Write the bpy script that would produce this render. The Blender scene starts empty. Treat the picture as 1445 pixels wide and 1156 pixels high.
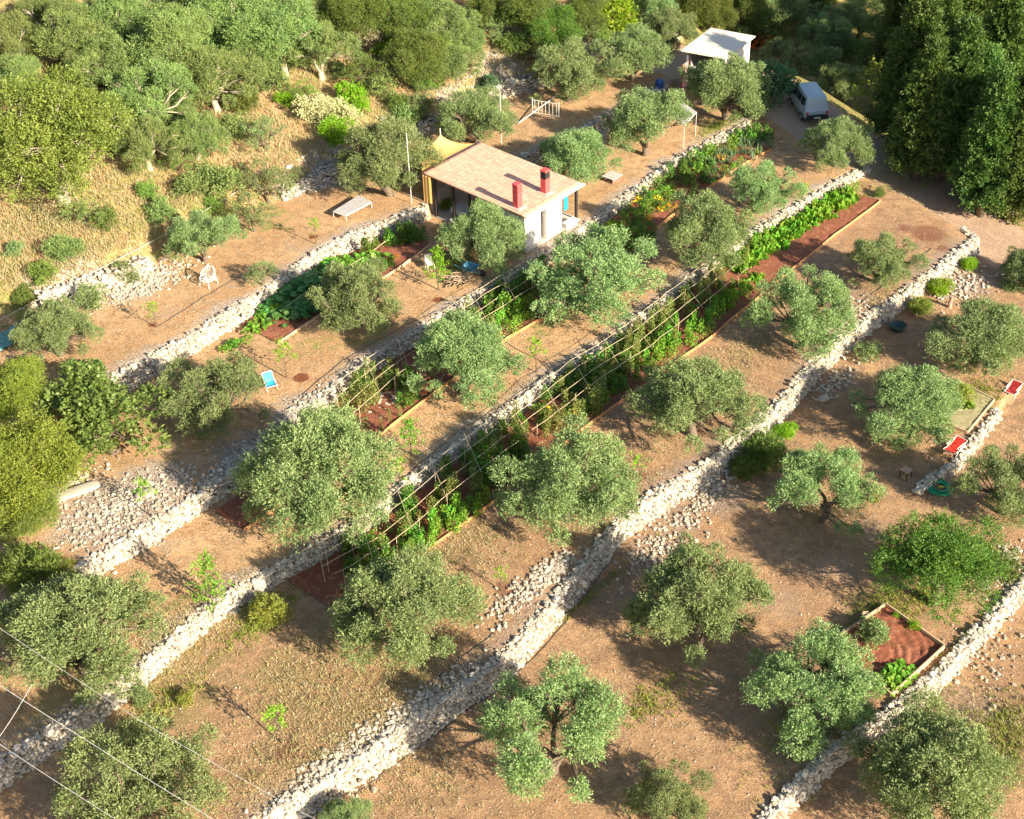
import bpy, math, random
import numpy as np
from mathutils import Matrix, Vector
rng = np.random.default_rng(7); random.seed(7)
sc = bpy.context.scene; COL = sc.collection

# ------------------------------------------------------------------ camera
PITCH = math.radians(36.0); ROLL = 0.033; CAMH = 44.2; FPX = 2000.0
F = np.array([0, math.cos(PITCH), -math.sin(PITCH)]); _R = np.array([1., 0, 0]); _U = np.array([0, math.sin(PITCH), math.cos(PITCH)])
U = (_U + ROLL * _R) / math.hypot(1, ROLL); R = (_R - ROLL * _U) / math.hypot(1, ROLL)
CP = np.array([0, 0, CAMH])
cam = bpy.data.objects.new('camera', bpy.data.cameras.new('camera')); COL.objects.link(cam)
M = Matrix.Identity(4)
for i in range(3):
    M[i][0], M[i][1], M[i][2], M[i][3] = R[i], U[i], -F[i], CP[i]
cam.matrix_world = M
cam.data.sensor_width = 36; cam.data.lens = 36 * FPX / 1445; cam.data.clip_end = 2000; cam.data.clip_start = .5
sc.camera = cam

# ------------------------------------------------------------------ world, sun, exposure
SUN_EL = math.radians(24); SUN_AZ = math.atan2(.70, -.71)      # the sun stands lower right, towards (+x, -y)
sdir = Vector((.72 * math.cos(SUN_EL), -.69 * math.cos(SUN_EL), math.sin(SUN_EL))).normalized()
w = bpy.data.worlds.new('World'); sc.world = w; w.use_nodes = True
nt = w.node_tree; sky = nt.nodes.new('ShaderNodeTexSky'); sky.sky_type = 'NISHITA'; sky.sun_disc = False
sky.sun_elevation = SUN_EL; sky.sun_rotation = math.atan2(sdir.x, sdir.y)
bg = nt.nodes['Background']; bg.inputs[1].default_value = .075; nt.links.new(sky.outputs[0], bg.inputs[0])
sl = bpy.data.lights.new('sun', 'SUN'); sl.energy = 5.0; sl.angle = math.radians(.6); sl.color = (1, .87, .66)
so = bpy.data.objects.new('sun', sl); COL.objects.link(so); so.rotation_euler = sdir.to_track_quat('Z', 'Y').to_euler()
sc.view_settings.view_transform = 'Standard'; sc.view_settings.look = 'None'; sc.view_settings.exposure = 1.47
sc.view_settings.gamma = 1
sc.cycles.max_bounces = 6; sc.cycles.diffuse_bounces = 3; sc.cycles.transmission_bounces = 3; sc.cycles.glossy_bounces = 2

# ------------------------------------------------------------------ mapping photo <-> place
def ray(px, py):
    d = F * FPX + R * (px - 722.5) + U * (578 - py); return d / np.linalg.norm(d)
def at(px, py, z):
    d = ray(px, py); return CP + d * ((z - CAMH) / d[2])
def pxm(P):                                     # pixels per metre at a point
    return FPX / (np.asarray(P) - CP).dot(F)
AA = math.radians(48); EA = np.array([math.cos(AA), math.sin(AA)]); EB = np.array([math.sin(AA), -math.cos(AA)])
def ab(P): P = np.asarray(P)[..., :2]; return P @ EA, P @ EB
def xy(a, b): return np.stack([np.asarray(a) * EA[0] + np.asarray(b) * EB[0], np.asarray(a) * EA[1] + np.asarray(b) * EB[1]], -1)

# drop of every wall along a (metres); T1, the house terrace, is z = 0
DR = {'W': ([0, 60, 95, 110], [1.1, 1.0, 1.0, .7]),
      'A': ([30, 50, 84, 85, 89], [1.05, .95, .65, .65, 0]),
      'B': ([30, 60, 85], [.95, .6, .4]),
      'C': ([14, 50, 85], [1.05, .65, .5]),
      'D': ([22, 50, 83], [1.2, 1.2, .8]),
      'G': ([57.5, 59, 66, 67.5], [0, .45, .45, 0]),
      'E': ([36, 54], [.8, .7])}
FEET = {'W': [(-40, 490), (60, 440), (150, 412), (215, 385), (300, 325), (400, 285), (480, 250), (560, 215), (620, 178), (690, 145), (790, 120), (880, 82), (960, 52), (1010, 30)],
        'A': [(100, 598), (149, 571), (277, 500), (346, 455), (471, 368), (540, 338), (606, 311), (675, 272), (740, 240), (840, 190), (880, 168), (945, 132)],
        'B': [(170, 795), (270, 735), (330, 692), (420, 618), (520, 532), (588, 487), (682, 427), (770, 376), (800, 354), (853, 317), (944, 246), (986, 219), (1059, 182)],
        'C': [(-30, 1140), (30, 1095), (120, 1035), (200, 975), (300, 885), (400, 822), (500, 765), (600, 685), (709, 603), (800, 536), (858, 500), (980, 405), (1060, 345), (1150, 288), (1229, 243)],
        'D': [(380, 1190), (440, 1150), (530, 1095), (620, 1030), (720, 958), (790, 880), (830, 828), (880, 765), (940, 722), (1000, 688), (1060, 640), (1120, 580), (1165, 522), (1240, 463), (1310, 412), (1385, 352)],
        'G': [(1260, 745), (1300, 700), (1350, 666), (1404, 602), (1450, 540)],
        'E': [(1080, 1185), (1115, 1148), (1180, 1085), (1260, 1030), (1335, 968), (1385, 912), (1430, 865), (1480, 810)]}
ORD = ['W', 'A', 'B', 'C', 'D', 'G', 'E']
def drop(k, a): return np.interp(a, *DR[k])
def zter(k, a):                                 # level of the terrace at the foot of wall k
    z = {'W': drop('A', a), 'A': 0 * a}.get(k)
    if z is not None: return z
    z = 0
    for q in ORD[2:ORD.index(k) + 1]: z = z - drop(q, a)
    return z
FB = {}
for k in ORD:
    pts = []
    for (x, y) in FEET[k]:
        z = 0.
        for _ in range(8): P = at(x, y, z); z = float(zter(k, ab(P)[0]))
        pts.append(ab(P))
    pts = np.array(pts); o = np.argsort(pts[:, 0]); FB[k] = (pts[o, 0], pts[o, 1])
def foot(k, a):
    xs, ys = FB[k]
    r = np.interp(a, xs, ys); s0 = (ys[2] - ys[0]) / (xs[2] - xs[0]) * .5; s1 = (ys[-1] - ys[-3]) / (xs[-1] - xs[-3]) * .5
    return r + np.where(a < xs[0], (a - xs[0]) * s0, 0) + np.where(a > xs[-1], (a - xs[-1]) * s1, 0)
def sst(t): t = np.clip(t, 0, 1); return t * t * (3 - 2 * t)
def vnoise(x, y, s, seed=0):                    # cheap smooth value noise
    x = x / s; y = y / s; xi = np.floor(x); yi = np.floor(y); fx = sst(x - xi); fy = sst(y - yi)
    h = lambda i, j: np.modf(np.abs(np.sin(i * 127.1 + j * 311.7 + seed * 74.7) * 43758.5453))[0]
    return (h(xi, yi) * (1 - fx) + h(xi + 1, yi) * fx) * (1 - fy) + (h(xi, yi + 1) * (1 - fx) + h(xi + 1, yi + 1) * fx) * fy - .5
_rd = [(950, 60, .1), (1085, 120, .2), (1140, 160, -.2), (1205, 205, -.7), (1290, 248, -1.3), (1375, 305, -2.1), (1445, 372, -2.9), (1540, 470, -3.8)]
_rp = np.array([list(ab(at(x, y, z))) + [z] for x, y, z in _rd]); _rp = _rp[np.argsort(_rp[:, 1])]
def aroad(b): return np.interp(b, _rp[1:, 1], _rp[1:, 0])
def zroad(b): return np.interp(b, _rp[:, 1], _rp[:, 2])
def T(a, b, fine=True):
    a = np.asarray(a, float); b = np.asarray(b, float)
    step = lambda k: sst((b - foot(k, a) + .55) / .3)
    z = drop('A', a) * (1 - step('A'))
    up = np.maximum(0, foot('W', a) - .55 - b)
    hill = .34 * up + .6 * vnoise(a, b, 9, 3) * sst(up / 8)
    z = z + drop('W', a) * (1 - sst((b - foot('W', a) + 1.9) / 1.7)) + hill
    for k in ORD[2:]: z = z - drop(k, a) * step(k)
    z = z - .16 * np.maximum(0, b - foot('E', a) - 6)
    ar = aroad(b); zr = zroad(b) + drop('W', a) * (1 - step('W')) + hill
    past = a - ar
    zr = zr - (4.0 * sst((past - 1.6) / 10) + .10 * np.clip(past - 9.4, 0, 12)) * sst((b + 75) / 14) + .10 * np.maximum(0, past - 20)
    wr = sst((past + 4.2) / 2.2)
    z = z * (1 - wr) + zr * wr
    if fine:
        z = z + .16 * vnoise(a, b, 5, 1) + .07 * vnoise(a, b, 1.3, 2) + .03 * vnoise(a, b, .6, 5)
    return z
def Txy(x, y): a, b = ab(np.array([x, y])); return float(T(a, b))
def surf(px, py, dz=0.):                        # the point of the place seen at a photo pixel, dz above its ground
    d = ray(px, py); t = np.arange(45, 190, .25); P = CP + d * t[:, None]; a, b = ab(P)
    h = P[:, 2] - T(a, b) - dz; i = int(np.argmax(h < 0)) or len(t) - 1
    lo, hi = t[i - 1], t[i]
    for _ in range(12):
        m = (lo + hi) / 2; Q = CP + d * m
        if Q[2] - Txy(Q[0], Q[1]) - dz < 0: hi = m
        else: lo = m
    return CP + d * (lo + hi) / 2
def gnd(px, py): P = surf(px, py); return np.array([P[0], P[1], Txy(P[0], P[1])])

# ------------------------------------------------------------------ object helpers
def link(o): COL.objects.link(o); return o
def tag(o, label=None, cat=None, group=None, kind=None):
    for k, v in (('label', label), ('category', cat), ('group', group), ('kind', kind)):
        if v: o[k] = v
    return o
def empty(name, loc, rz=0., label=None, cat=None, group=None):
    o = bpy.data.objects.new(name, None); link(o); o.empty_display_size = .3
    o.location = tuple(float(v) for v in loc); o.rotation_euler = (0, 0, rz); return tag(o, label, cat, group)
def mkmesh(name, V, Fq, mats, mi=None, flat=True):  # V (n,3); Fq list of index arrays (m,k)
    me = bpy.data.meshes.new(name); V = np.asarray(V, np.float32)
    if not isinstance(Fq, list) or np.isscalar(Fq[0][0]): Fq = [Fq]
    Fq = [np.asarray(f, np.int32) for f in Fq if len(f)]
    me.vertices.add(len(V)); me.vertices.foreach_set('co', V.ravel())
    tot = np.concatenate([np.full(len(f), f.shape[1], np.int32) for f in Fq]); li = np.concatenate([f.ravel() for f in Fq])
    me.loops.add(len(li)); me.loops.foreach_set('vertex_index', li)
    me.polygons.add(len(tot)); me.polygons.foreach_set('loop_start', np.concatenate([[0], np.cumsum(tot)[:-1]]).astype(np.int32))
    me.polygons.foreach_set('loop_total', tot)
    for m in (mats if isinstance(mats, (list, tuple)) else [mats]): me.materials.append(m)
    if mi is not None: me.polygons.foreach_set('material_index', np.asarray(mi, np.int32))
    me.update(calc_edges=True)
    if flat: me.shade_flat()
    return me
def mo(name, me, parent=None, loc=None):
    o = bpy.data.objects.new(name, me); link(o)
    if parent: o.parent = parent
    if loc is not None: o.location = tuple(float(v) for v in loc)
    return o
class MB:                                       # collects boxes, tubes, quads
    def __init__(s): s.v = []; s.q = []; s.n = 0; s.t = []
    def add(s, V, Q):
        Q = np.asarray(Q); (s.q if Q.shape[1] == 4 else s.t).append(Q + s.n); s.v.append(np.asarray(V, float)); s.n += len(V)
    def box(s, c, d, X=(1, 0, 0), Y=(0, 1, 0), Z=(0, 0, 1), bev=0.0):
        c = np.array(c, float); X, Y, Z = [np.array(k, float) / np.linalg.norm(k) for k in (X, Y, Z)]; h = np.array(d, float) / 2
        if bev <= 0:
            S = np.array([[i, j, k] for k in (-1, 1) for j in (-1, 1) for i in (-1, 1)], float) * h
            s.add(c + S[:, :1] * X + S[:, 1:2] * Y + S[:, 2:] * Z, [[0, 2, 3, 1], [4, 5, 7, 6], [0, 1, 5, 4], [2, 6, 7, 3], [0, 4, 6, 2], [1, 3, 7, 5]])
        else:                                   # chamfered vertical and top edges
            e = min(bev, h.min() * .9)
            rings = [(0, -h[2]), (0, h[2] - e), (e, h[2])]
            V = []
            for ins, z in rings:
                for (sx, sy, ox, oy) in ((1, -1, 0, e), (1, 1, 0, -e), (1, 1, -e, 0), (-1, 1, e, 0), (-1, 1, 0, -e), (-1, -1, 0, e), (-1, -1, e, 0), (1, -1, -e, 0)):
                    V.append([sx * (h[0] - ins) + ox, sy * (h[1] - ins) + oy, z])
            V = np.array(V); Q = []
            for r in range(2):
                for i in range(8): j = (i + 1) % 8; Q.append([r * 8 + i, r * 8 + j, r * 8 + 8 + j, r * 8 + 8 + i])
            for o in (0, 16):
                Q += [[o + 0, o + 1, o + 2, o + 7], [o + 2, o + 3, o + 6, o + 7], [o + 3, o + 4, o + 5, o + 6]]
            s.add(c + V[:, :1] * X + V[:, 1:2] * Y + V[:, 2:] * Z, Q)
    def bar(s, p, q, wd, h=None):
        p = np.array(p, float); q = np.array(q, float); d = q - p; L = np.linalg.norm(d); X = d / L
        up = np.array([0, 0, 1.]) if abs(X[2]) < .9 else np.array([0, 1., 0]); Y = np.cross(up, X); Y /= np.linalg.norm(Y); Z = np.cross(X, Y)
        s.box((p + q) / 2, (L, wd, h or wd), X, Y, Z)
    def tube(s, P, r, n=6, cap=True):
        P = np.array(P, float); r = np.broadcast_to(np.asarray(r, float), (len(P),)); tg = np.gradient(P, axis=0)
        tg /= np.linalg.norm(tg, axis=1)[:, None] + 1e-9
        ref = np.array([0, 0, 1.]) if abs(tg[0][2]) < .8 else np.array([1., 0, 0])
        X = np.cross(tg, ref); X /= np.linalg.norm(X, axis=1)[:, None] + 1e-9; Y = np.cross(tg, X)
        th = np.arange(n) * 2 * math.pi / n
        V = P[:, None] + r[:, None, None] * (np.cos(th)[None, :, None] * X[:, None] + np.sin(th)[None, :, None] * Y[:, None])
        Q = [[i * n + j, i * n + (j + 1) % n, (i + 1) * n + (j + 1) % n, (i + 1) * n + j] for i in range(len(P) - 1) for j in range(n)]
        V = V.reshape(-1, 3)
        if cap:
            m = len(V); V = np.vstack([V, P[0], P[-1]])
            base = s.n; s.v.append(V); s.n += len(V); s.q.append(np.array(Q) + base)
            s.t.append(np.array([[m, (j + 1) % n, j] for j in range(n)] + [[m + 1, (len(P) - 1) * n + j, (len(P) - 1) * n + (j + 1) % n] for j in range(n)]) + base)
        else: s.add(V, Q)
    def mesh(s, name, mat, flat=True):
        fs = ([np.vstack(s.q)] if s.q else []) + ([np.vstack(s.t)] if s.t else [])
        return mkmesh(name, np.vstack(s.v), fs, mat, flat=flat)
    def build(s, name, mat, parent=None, loc=None, flat=True): return mo(name, s.mesh(name, mat, flat), parent, loc)

# ------------------------------------------------------------------ materials
def newmat(name):
    m = bpy.data.materials.new(name); m.use_nodes = True; return m, m.node_tree, m.node_tree.nodes['Principled BSDF']
def N(nt, t, **kw):
    n = nt.nodes.new('ShaderNode' + t)
    for k, v in kw.items():
        if k in n.inputs: n.inputs[k].default_value = v
        else: setattr(n, k, v)
    return n
def mixc(nt, f, a, b, mode='MIX'):
    n = nt.nodes.new('ShaderNodeMix'); n.data_type = 'RGBA'; n.blend_type = mode
    for s, v in ((n.inputs[0], f), (n.inputs[6], a), (n.inputs[7], b)):
        if isinstance(v, bpy.types.NodeSocket): nt.links.new(v, s)
        elif isinstance(v, (int, float)): s.default_value = v
        else: s.default_value = tuple(v) + ((1,) if len(v) == 3 else ())
    return n.outputs[2]
def mth(nt, op, a, b=0., c=0., clamp=False):
    n = nt.nodes.new('ShaderNodeMath'); n.operation = op; n.use_clamp = clamp
    for s, v in zip(n.inputs, (a, b, c)):
        if isinstance(v, bpy.types.NodeSocket): nt.links.new(v, s)
        else: s.default_value = v
    return n.outputs[0]
def rampf(nt, x, lo, hi): return mth(nt, 'MULTIPLY', mth(nt, 'SUBTRACT', x, lo), 1 / (hi - lo), clamp=True)
def noise(nt, vec, scale, detail=3, rough=.55, dist=0.):
    n = N(nt, 'TexNoise', Scale=scale, Detail=detail, Roughness=rough, Distortion=dist); nt.links.new(vec, n.inputs['Vector']); return n.outputs['Fac']
def objvec(nt): return N(nt, 'TexCoord').outputs['Object']
def bump(nt, bs, h, dist=.02, st=.6):
    b = N(nt, 'Bump', Strength=st, Distance=dist); nt.links.new(h, b.inputs['Height']); nt.links.new(b.outputs[0], bs.inputs['Normal'])
def plain(name, c, rough=.7, var=.12, scale=6., metal=0., bmp=.004):
    m, nt, bs = newmat(name); v = objvec(nt); n = noise(nt, v, scale, 4, .65)
    c = np.array(c); col = mixc(nt, n, tuple(np.clip(c * (1 - var * 1.6), 0, 1)), tuple(np.clip(c * (1 + var * 1.2), 0, 1)))
    nt.links.new(col, bs.inputs['Base Color']); bs.inputs['Roughness'].default_value = rough; bs.inputs['Metallic'].default_value = metal
    if bmp: bump(nt, bs, n, bmp)
    return m
def leafmat(name, c1, c2, c3, tr=.3, scale=.9):    # c1..c3: leaf colours mixed by clump and by leaf
    m, nt, bs = newmat(name); v = objvec(nt); oi = N(nt, 'ObjectInfo'); geo = N(nt, 'NewGeometry')
    n = rampf(nt, noise(nt, v, scale, 2), .35, .65)
    col = mixc(nt, n, c1, c2)
    col = mixc(nt, mth(nt, 'MULTIPLY', geo.outputs['Random Per Island'], .55), col, c3)
    hs = N(nt, 'HueSaturation'); nt.links.new(col, hs.inputs['Color'])
    nt.links.new(mth(nt, 'ADD', mth(nt, 'MULTIPLY', oi.outputs['Random'], .05), .472), hs.inputs['Hue'])
    nt.links.new(mth(nt, 'ADD', mth(nt, 'MULTIPLY', oi.outputs['Random'], .4), .84), hs.inputs['Value'])
    col = hs.outputs[0]
    bs.inputs['Roughness'].default_value = .55; bs.inputs['Specular IOR Level'].default_value = .35
    nt.links.new(col, bs.inputs['Base Color'])
    t = N(nt, 'BsdfTranslucent'); nt.links.new(mixc(nt, 1., col, (1., 1.05, .55), 'MULTIPLY'), t.inputs[0])
    mx = N(nt, 'MixShader', Fac=tr); nt.links.new(bs.outputs[0], mx.inputs[1]); nt.links.new(t.outputs[0], mx.inputs[2])
    nt.links.new(mx.outputs[0], nt.nodes['Material Output'].inputs[0]); return m
L = {
 'olive': leafmat('olive leaves', (.075, .16, .04), (.185, .285, .09), (.43, .49, .24), .25),
 'olive_far': leafmat('hill olive leaves', (.075, .15, .035), (.18, .26, .065), (.36, .43, .16), .22),
 'bright': leafmat('wild olive leaves', (.08, .18, .02), (.19, .30, .045), (.32, .40, .11), .25),
 'green': leafmat('citrus leaves', (.05, .14, .02), (.09, .20, .025), (.20, .32, .05)),
 'lime': leafmat('lime green leaves', (.12, .30, .008), (.20, .38, .012), (.30, .45, .02)),
 'yellow': leafmat('yellow green leaves', (.10, .16, .015), (.20, .25, .03), (.34, .36, .07)),
 'dark': leafmat('evergreen leaves', (.022, .075, .018), (.06, .135, .025), (.20, .27, .05), .2),
 'bush': leafmat('bush leaves', (.06, .13, .02), (.14, .20, .04), (.22, .26, .06)),
 'teal': leafmat('shade tinted shrub leaves', (.05, .15, .07), (.08, .20, .09), (.14, .26, .12)),  # dark green leaves with shade painted into their colour
 'cream': leafmat('cream blossom', (.48, .44, .27), (.56, .50, .33), (.40, .42, .20)),
 'fig': leafmat('fig leaves', (.07, .15, .025), (.12, .20, .04), (.26, .32, .09)),
 'veg': leafmat('vegetable leaves', (.09, .26, .02), (.17, .36, .03), (.28, .44, .06)),
 'squash': leafmat('squash leaves', (.05, .19, .05), (.09, .25, .05), (.20, .34, .10)),
 'tomato': leafmat('tomato leaves', (.14, .19, .04), (.22, .26, .06), (.30, .32, .10)),
 'leek': leafmat('leek leaves', (.10, .20, .10), (.16, .26, .13), (.26, .34, .18)),
 'straw': leafmat('dry grass blades', (.42, .35, .17), (.30, .31, .12), (.62, .53, .33), .2),
 'weed': leafmat('green weeds', (.16, .24, .03), (.26, .30, .05), (.40, .38, .10), .25),
 'petal': leafmat('orange petals', (.8, .35, .01), (.85, .55, .01), (.9, .6, .02), .2),
}
BARK = plain('bark', (.16, .12, .085), .9, .35, 9, bmp=.02); PALEBARK = plain('pale bark', (.42, .36, .27), .9, .25, 9, bmp=.02)
def stone_mat(name, lo, hi):
    m, nt, bs = newmat(name); v = objvec(nt); geo = N(nt, 'NewGeometry'); n = noise(nt, v, 14, 4, .7)
    c = mixc(nt, geo.outputs['Random Per Island'], lo, hi); c = mixc(nt, mth(nt, 'MULTIPLY', n, .5), c, (.34, .29, .23))
    big = rampf(nt, noise(nt, v, .6, 4), .48, .66); c = mixc(nt, mth(nt, 'MULTIPLY', big, .45), c, (.36, .30, .22))
    nt.links.new(c, bs.inputs['Base Color']); bs.inputs['Roughness'].default_value = .9; bump(nt, bs, n, .02); return m
STONE = stone_mat('limestone', (.32, .28, .22), (.74, .68, .58)); RUBBLE = stone_mat('limestone rubble', (.30, .25, .19), (.68, .61, .51))
CORE = plain('wall earth core', (.20, .16, .12), .95, .3)

# ground: one sheet; the vertex masks only say WHAT lies where (gravel, dry grass, weeds, red earth)
m, nt, bs = newmat('dry ground'); GROUND = m
v = objvec(nt); A1 = N(nt, 'Attribute', attribute_name='mask'); sep = N(nt, 'SeparateColor'); nt.links.new(A1.outputs['Color'], sep.inputs[0])
n1 = noise(nt, v, .22, 4, .6); n2 = noise(nt, v, 1.6, 5, .65, .6); n3 = noise(nt, v, 9, 4, .7); n4 = noise(nt, v, 38, 2, .8)
c = mixc(nt, rampf(nt, n1, .38, .62), (.53, .275, .125), (.74, .445, .225))
c = mixc(nt, rampf(nt, n2, .44, .64), c, (.32, .155, .075))
c = mixc(nt, mth(nt, 'MULTIPLY', rampf(nt, n3, .48, .64), .75), c, (.78, .60, .38))
c = mixc(nt, mth(nt, 'MULTIPLY', rampf(nt, n4, .48, .70), .75), c, (.22, .125, .075))
mp = N(nt, 'Mapping'); mp.inputs['Rotation'].default_value = (0, 0, .35); mp.inputs['Scale'].default_value = (1, 5.5, 1); nt.links.new(v, mp.inputs['Vector'])
st = noise(nt, mp.outputs[0], 5.0, 4, .75, 1.6); stf = rampf(nt, st, .52, .66)
c = mixc(nt, mth(nt, 'MULTIPLY', stf, rampf(nt, n2, .3, .6)), c, (.72, .55, .29))
# dry golden grass
gd = mixc(nt, rampf(nt, n3, .3, .7), (.44, .28, .12), (.54, .40, .19)); gd = mixc(nt, rampf(nt, n2, .42, .62), gd, (.30, .29, .08)); gd = mixc(nt, rampf(nt, n1, .46, .58), gd, (.54, .31, .17))
k = rampf(nt, mth(nt, 'ADD', sep.outputs['Green'], mth(nt, 'MULTIPLY', mth(nt, 'SUBTRACT', n2, .5), 1.1)), .35, .6); c = mixc(nt, k, c, gd)
# green weeds
gw = mixc(nt, rampf(nt, n3, .35, .65), (.12, .17, .03), (.26, .27, .06))
k = rampf(nt, mth(nt, 'ADD', sep.outputs['Blue'], mth(nt, 'MULTIPLY', mth(nt, 'SUBTRACT', n2, .5), 1.4)), .4, .7); c = mixc(nt, mth(nt, 'MULTIPLY', k, .85), c, gw)
# pebbles and gravel
vo = N(nt, 'TexVoronoi', Scale=15.0); nt.links.new(v, vo.inputs['Vector']); vs = N(nt, 'SeparateColor'); nt.links.new(vo.outputs['Color'], vs.inputs[0])
peb = mth(nt, 'MULTIPLY', mth(nt, 'LESS_THAN', vo.outputs['Distance'], .40), mth(nt, 'GREATER_THAN', vs.outputs['Red'], .82))
c = mixc(nt, mth(nt, 'MULTIPLY', peb, .55), c, (.62, .50, .38))
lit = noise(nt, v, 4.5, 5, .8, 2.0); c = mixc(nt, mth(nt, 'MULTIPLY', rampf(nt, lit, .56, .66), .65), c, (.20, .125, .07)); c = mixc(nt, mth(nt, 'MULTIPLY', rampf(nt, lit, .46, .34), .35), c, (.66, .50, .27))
gv = mixc(nt, vs.outputs['Green'], (.40, .31, .24), (.78, .70, .61)); gv = mixc(nt, mth(nt, 'GREATER_THAN', vo.outputs['Distance'], .55), gv, (.26, .19, .14))
k = rampf(nt, mth(nt, 'ADD', sep.outputs['Red'], mth(nt, 'MULTIPLY', mth(nt, 'SUBTRACT', n2, .5), 1.0)), .35, .75); c = mixc(nt, k, c, gv)
A2 = N(nt, 'Attribute', attribute_name='mask2'); sep2 = N(nt, 'SeparateColor'); nt.links.new(A2.outputs['Color'], sep2.inputs[0])
rdc = mixc(nt, rampf(nt, n3, .35, .7), (.50, .36, .26), (.60, .46, .35)); rdc = mixc(nt, mth(nt, 'MULTIPLY', rampf(nt, n4, .5, .75), .5), rdc, (.34, .24, .17))
k = rampf(nt, mth(nt, 'ADD', sep2.outputs['Red'], mth(nt, 'MULTIPLY', mth(nt, 'SUBTRACT', n2, .5), .5)), .4, .6); c = mixc(nt, k, c, rdc)
k = rampf(nt, mth(nt, 'ADD', sep2.outputs['Green'], mth(nt, 'MULTIPLY', mth(nt, 'SUBTRACT', n3, .5), .8)), .4, .6); c = mixc(nt, k, c, (.24, .085, .045))
k = rampf(nt, mth(nt, 'ADD', sep2.outputs['Blue'], mth(nt, 'MULTIPLY', mth(nt, 'SUBTRACT', n2, .5), .6)), .35, .6)
c = mixc(nt, mth(nt, 'MULTIPLY', k, .6), c, mixc(nt, rampf(nt, n3, .3, .7), (.25, .14, .09), (.36, .23, .15)))
nt.links.new(c, bs.inputs['Base Color']); bs.inputs['Roughness'].default_value = .95; bs.inputs['Specular IOR Level'].default_value = .15
hh = mth(nt, 'ADD', mth(nt, 'MULTIPLY', n3, 1.0), mth(nt, 'ADD', mth(nt, 'MULTIPLY', n4, .4), mth(nt, 'MULTIPLY', st, .5)))
bump(nt, bs, hh, .10, 1.)
# red garden earth
m, nt, bs = newmat('red garden earth'); EARTH = m; v = objvec(nt); n2 = noise(nt, v, 3, 4, .6); n3 = noise(nt, v, 16, 4, .75)
c = mixc(nt, n3, (.17, .050, .026), (.34, .115, .06)); c = mixc(nt, rampf(nt, n2, .5, .7), c, (.40, .17, .10)); nt.links.new(c, bs.inputs['Base Color'])
bs.inputs['Roughness'].default_value = .95; bump(nt, bs, mth(nt, 'ADD', n3, n2), .08, .9)
BOARD = plain('rusty orange edging', (.50, .25, .11), .8, .2); WOODP = plain('pale timber', (.56, .40, .26), .8, .15); CANE = plain('dry cane', (.68, .55, .36), .7, .12, bmp=0)
WHITE = plain('white paint', (.76, .74, .70), .55, .05); GREYM = plain('grey metal', (.42, .42, .42), .45, .1, metal=.3)
DARK = plain('dark timber', (.035, .025, .02), .7, .2); BLACK = plain('black rubber', (.02, .02, .02), .6, .1)

# ------------------------------------------------------------------ ground mesh
def gaps(lo, hi, n): return np.linspace(lo, hi, n, endpoint=False)
acol = np.concatenate([gaps(-160, -20, 14), gaps(-20, 10, 20), gaps(10, 100, 250), gaps(100, 130, 40), gaps(130, 320, 19), [320]])
fb = {k: foot(k, acol) for k in ORD}
for i in range(1, len(ORD)): fb[ORD[i]] = np.maximum(fb[ORD[i]], fb[ORD[i - 1]] + 1.2)
rows = [fb['W'] - 230 + (229.4) * (1 - (1 - t) ** 2.2) for t in gaps(0, 1, 75)]
for i, k in enumerate(ORD):
    rows += [fb[k] - .55, fb[k] - .47, fb[k] - .4, fb[k] - .32, fb[k] - .24]
    if i < len(ORD) - 1:
        nx = fb[ORD[i + 1]] - .56; n = 34 if k in 'ABCD' else 24
        for t in np.linspace(0, 1, n + 1)[1:-1]: rows.append(fb[k] - .24 + (nx - fb[k] + .24) * t)
    else:
        for t in np.linspace(0, 1, 40)[1:]: rows.append(fb[k] - .24 + 14 * t + 90 * t ** 4)
Bg = np.array(rows); Ag = np.broadcast_to(acol, Bg.shape); Zg = T(Ag, Bg); XYg = xy(Ag, Bg)
nr, nc = Bg.shape; V = np.dstack([XYg, Zg]).reshape(-1, 3); I = np.arange(nr * nc).reshape(nr, nc)
Q = np.stack([I[:-1, :-1], I[1:, :-1], I[1:, 1:], I[:-1, 1:]], -1).reshape(-1, 4)
gme = mkmesh('ground', V, Q, GROUND, flat=False)
mask = np.zeros((len(V), 4)); mask2 = np.zeros((len(V), 4)); mask[:, 3] = mask2[:, 3] = 1
def blob(arr, ch, px, py, r, s=1., ax=1.0, rot=0.):           # a patch of some ground cover round a spot of the place
    P = gnd(px, py); pa, pb = ab(P); da = V[:, 0] * EA[0] + V[:, 1] * EA[1] - pa; db = V[:, 0] * EB[0] + V[:, 1] * EB[1] - pb
    d = np.sqrt((da / ax) ** 2 + db ** 2) / r
    arr[:, ch] = np.maximum(arr[:, ch], s * np.clip(1.35 - d, 0, 1))
fa, fbv = Ag.ravel(), Bg.ravel()
up = foot('W', fa) - .6 - fbv
mask[:, 1] = np.where(up > 0, .62, .12) + .5 * vnoise(fa, fbv, 6, 11); mask[:, 2] = np.where(up > 0, .25, .02) + .35 * vnoise(fa, fbv, 7, 12)
mask[:, 0] = .05 + .35 * vnoise(fa, fbv, 5, 13)
past = fa - aroad(fbv); onroad = sst((past + 4) / 1.5) * (1 - sst((past - 2.2) / 1.2)) * (fbv > foot('W', fa) + 1)
mask2[:, 0] = onroad; fr = sst((past - 2.2) / 1.2); mask[:, 2] = np.maximum(mask[:, 2], fr * .7); mask[:, 0] = np.where(past > 2, mask[:, 0] * .3, mask[:, 0])
lowT = sst((fbv - foot('C', fa)) / .5); mask2[:, 2] = .55 * lowT
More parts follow.
